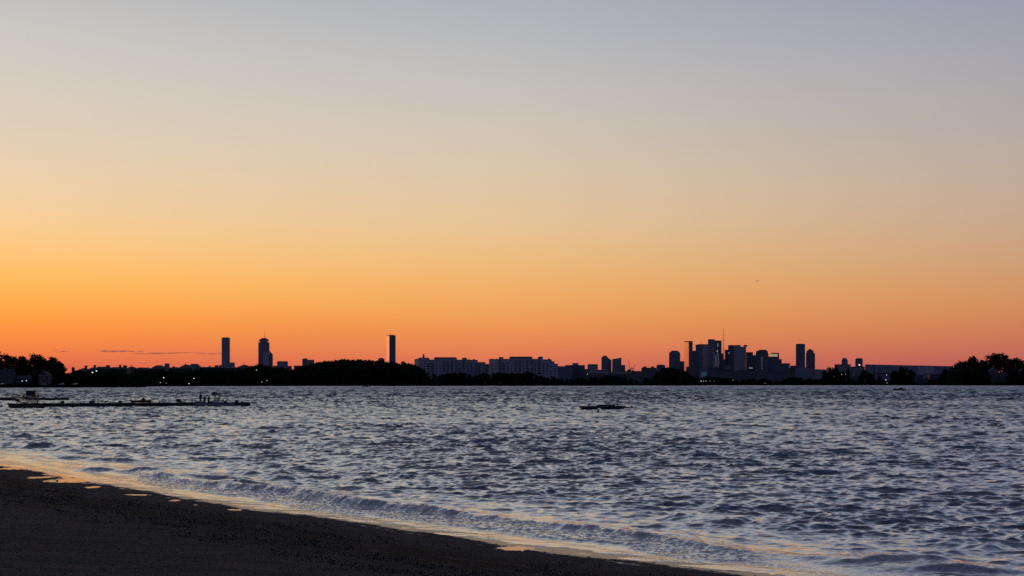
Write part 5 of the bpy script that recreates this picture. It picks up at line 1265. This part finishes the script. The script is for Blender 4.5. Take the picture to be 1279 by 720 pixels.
def buoy(label, px, py, r):
    Y = YW(py); x = X(px, Y); t = thing('buoy', label, 'buoy', (x, Y, 0))
    MB().tube((x, Y, -.25), (x, Y, .12), r * .9, r, 14).tube((x, Y, .12), (x, Y, r * 1.5), r, r * .35, 14).build('float', 'buoy_paint', t)
    MB().tube((x, Y, r * 1.5), (x, Y, r * 1.5 + .12), .05, .04).build('eye', 'dark_steel', t)
buoy('dark cone buoy just in front of the raft', 747, 515.8, .30)
buoy('dark round buoy floating beside the skiff end of the raft', 789.2, 510.4, .30)
buoy('small dark buoy on the open water behind the long dock', 222, 493.4, .55)
buoy('tiny dark buoy behind the stern of the moored boat', 302.2, 503.4, .28)
# distant boats
def runabout(label, px, py, ln, cab):
    Y = YW(py); x = X(px, Y); t = thing('motor_boat', label, 'boat', (x, Y, 0)); rings = []
    for u, hw, sh in ((-.5, .1, 1.5), (-.35, .7, 1.35), (0, 1.2, 1.15), (.5, 1.2, 1.1)):
        xx = x + u * ln; ke = -.3 + .8 * max(0, -.3 - u) / .2; rings.append([(xx, Y - hw, sh), (xx, Y - hw * .8, ke + .4), (xx, Y, ke), (xx, Y + hw * .8, ke + .4), (xx, Y + hw, sh)])
    MB().loft(rings).build('hull', 'dark_paint', t)
    MB().loft([[(x - ln * .1, Y - .9, 1.16), (x + ln * .3, Y - .9, 1.16), (x + ln * .3, Y + .9, 1.16), (x - ln * .1, Y + .9, 1.16)], [(x + ln * .02, Y - .8, 1.16 + cab), (x + ln * .25, Y - .8, 1.16 + cab), (x + ln * .25, Y + .8, 1.16 + cab), (x + ln * .02, Y + .8, 1.16 + cab)]]).build('cabin', 'dark_paint', t)
    MB().box(x + ln * .5 + .02, x + ln * .5 + .5, Y - .25, Y + .25, .2, 1.5).build('outboard_motor', 'black_rubber', t)
runabout('small speedboat crossing the far water below the wooded hill', 458, 483.9, 7.0, 1.5)
runabout('small dark boat alone on the far water before the big rounded tree', 1123, 488.6, 6.5, 0.8)

# airliner and low cloud streaks
AY = 14000; ax, az = X(945.2, AY), Z(351.2, AY)
t = thing('airliner', 'tiny airliner in the sky above downtown', 'aeroplane', (ax, AY, az))
rings = []
for u, r_ in ((-18, .3), (-16.5, 1.4), (-13, 2.0), (8, 2.0), (14, 1.3), (18, .3)):
    rings.append([(ax + u, AY + r_ * math.cos(k * .628), az + r_ * math.sin(k * .628) + (0.8 if u > 10 else 0)) for k in range(10)])
MB().loft(rings).build('fuselage', 'aircraft_skin', t, True)
for sg in (-1, 1):
    MB().add([(ax - 4, AY + sg * 1.8, az - .8), (ax + 3, AY + sg * 1.8, az - .8), (ax + 7, AY + sg * 17, az + .8), (ax + 5, AY + sg * 17, az + .8), (ax - 4, AY + sg * 1.8, az - .2), (ax + 3, AY + sg * 1.8, az - .2), (ax + 7, AY + sg * 17, az + 1.0), (ax + 5, AY + sg * 17, az + 1.0)],
             [(0, 1, 2, 3), (7, 6, 5, 4), (0, 4, 5, 1), (1, 5, 6, 2), (2, 6, 7, 3), (3, 7, 4, 0)]).build('wing', 'aircraft_skin', t)
    MB().tube((ax - 3.5, AY + sg * 6, az - 1.6), (ax + .5, AY + sg * 6, az - 1.6), 1.0, .8, 10).build('engine', 'aircraft_skin', t)
MB().add([(ax + 12, AY - .2, az + 1.8), (ax + 17.5, AY - .2, az + 1.8), (ax + 18.5, AY - .15, az + 8), (ax + 16, AY - .15, az + 8), (ax + 12, AY + .2, az + 1.8), (ax + 17.5, AY + .2, az + 1.8), (ax + 18.5, AY + .15, az + 8), (ax + 16, AY + .15, az + 8)],
         [(0, 1, 2, 3), (7, 6, 5, 4), (0, 4, 5, 1), (1, 5, 6, 2), (2, 6, 7, 3), (3, 7, 4, 0)]).build('tail_fin', 'aircraft_skin', t)

m, nt, b, N, L = new_mat('cloud_vapour')
tc = N.new('ShaderNodeTexCoord')
b.inputs['Base Color'].default_value = (0.8, 0.8, 0.82, 1); b.inputs['Roughness'].default_value = 1
b.inputs['Specular IOR Level'].default_value = 0
lw = N.new('ShaderNodeLayerWeight'); lw.inputs['Blend'].default_value = 0.5
nzc = N.new('ShaderNodeTexNoise'); nzc.inputs['Scale'].default_value = 0.0022; nzc.inputs['Detail'].default_value = 4
mpc = N.new('ShaderNodeMapping'); mpc.inputs['Scale'].default_value = (0.5, 1, 6); L.new(tc.outputs['Object'], mpc.inputs['Vector']); L.new(mpc.outputs['Vector'], nzc.inputs['Vector'])
al = N.new('ShaderNodeMath'); al.operation = 'MULTIPLY'; al.use_clamp = True
L.new(mrange(lw.outputs['Facing'], 0.0, 0.9, 0.34, 0.0), al.inputs[0]); L.new(mrange(nzc.outputs['Fac'], 0.35, 0.65, 0.2, 1.0), al.inputs[1])
L.new(al.outputs[0], b.inputs['Alpha'])
MATS['cloud_vapour'] = m
CY = 26000
for l, r, py, hh, lb in ((72, 88, 439.3, .45, 'short faint cloud wisp farthest west over the big trees'), (124, 160, 438.6, 1.1, 'thickest purple grey cloud streak, low over the condominium chimneys'),
                         (158, 182, 439.2, .5, 'thin cloud wisp trailing between the two longer streaks'), (166, 224, 441.8, .9, 'long flat cloud streak over the humped condominium roofs'),
                         (210, 254, 440.6, .45, 'fine pale cloud streak just west of the slab tower'), (246, 286, 442.0, .6, 'drooping cloud wisp passing behind the slab tower')):
    mb = MB(); xa, xc = X(l, CY), X(r, CY); zc = Z(py, CY); rx = (xc - xa) / 2; rz = 2.0 * hh / F * CY
    rr2 = random.Random(int(l)); n = 9
    t = None
    for k in range(n):
        u = -0.85 + 1.7 * k / (n - 1); q = math.sqrt(1 - u * u * .9)
        mb.ball(((xa + xc) / 2 + u * rx, CY + rr2.uniform(-200, 200), zc + rr2.uniform(-.3, .3) * rz), rx * .32, rx * .3, rz * q * rr2.uniform(.6, 1.0), 16, 8)
    o = mb.build('cloud', 'cloud_vapour', None, True)
    me = o.data
    ctr = Vector(((xa + xc) / 2, CY, zc))
    me.transform(__import__('mathutils').Matrix.Translation(-ctr)); o.location = ctr
    tag(o, lb, 'cloud', 'low cloud streaks')

# ------------------------------------------------------------------ haze
HAZE = 0.0
if HAZE:
    m = bpy.data.materials.new('haze'); m.use_nodes = True; nt = m.node_tree
    for n in list(nt.nodes):
        if n.type == 'BSDF_PRINCIPLED': nt.nodes.remove(n)
    pv = nt.nodes.new('ShaderNodeVolumePrincipled'); pv.inputs['Density'].default_value = HAZE; pv.inputs['Color'].default_value = (0.82, 0.84, 0.9, 1)
    nt.links.new(pv.outputs[0], nt.nodes['Material Output'].inputs['Volume']); MATS['haze'] = m
    hz = MB().box(-12000, 12000, -300, 18500, -9, 1250).build('haze', 'haze'); hz['kind'] = 'stuff'

# ------------------------------------------------------------------ camera and output
cd = bpy.data.cameras.new('camera'); co = bpy.data.objects.new('camera', cd); COL.objects.link(co)
co.location = (0, 0, H); co.rotation_euler = (math.radians(90), 0, 0)
cd.sensor_width = 36.0; cd.lens = 36.0 * F / 1279.0; cd.shift_y = (HY - 360.0) / 1279.0
cd.clip_start = 0.1; cd.clip_end = 60000
S.camera = co
S.view_settings.view_transform = 'Standard'; S.view_settings.look = 'None'; S.view_settings.exposure = 0.0; S.view_settings.gamma = 1.0; S.view_settings.use_curve_mapping = False
S.render.engine = 'CYCLES'
S.cycles.max_bounces = 5; S.cycles.diffuse_bounces = 2; S.cycles.glossy_bounces = 3; S.cycles.transparent_max_bounces = 12; S.cycles.volume_bounces = 0
S.cycles.use_denoising = False
S.cycles.sample_clamp_indirect = 4.0
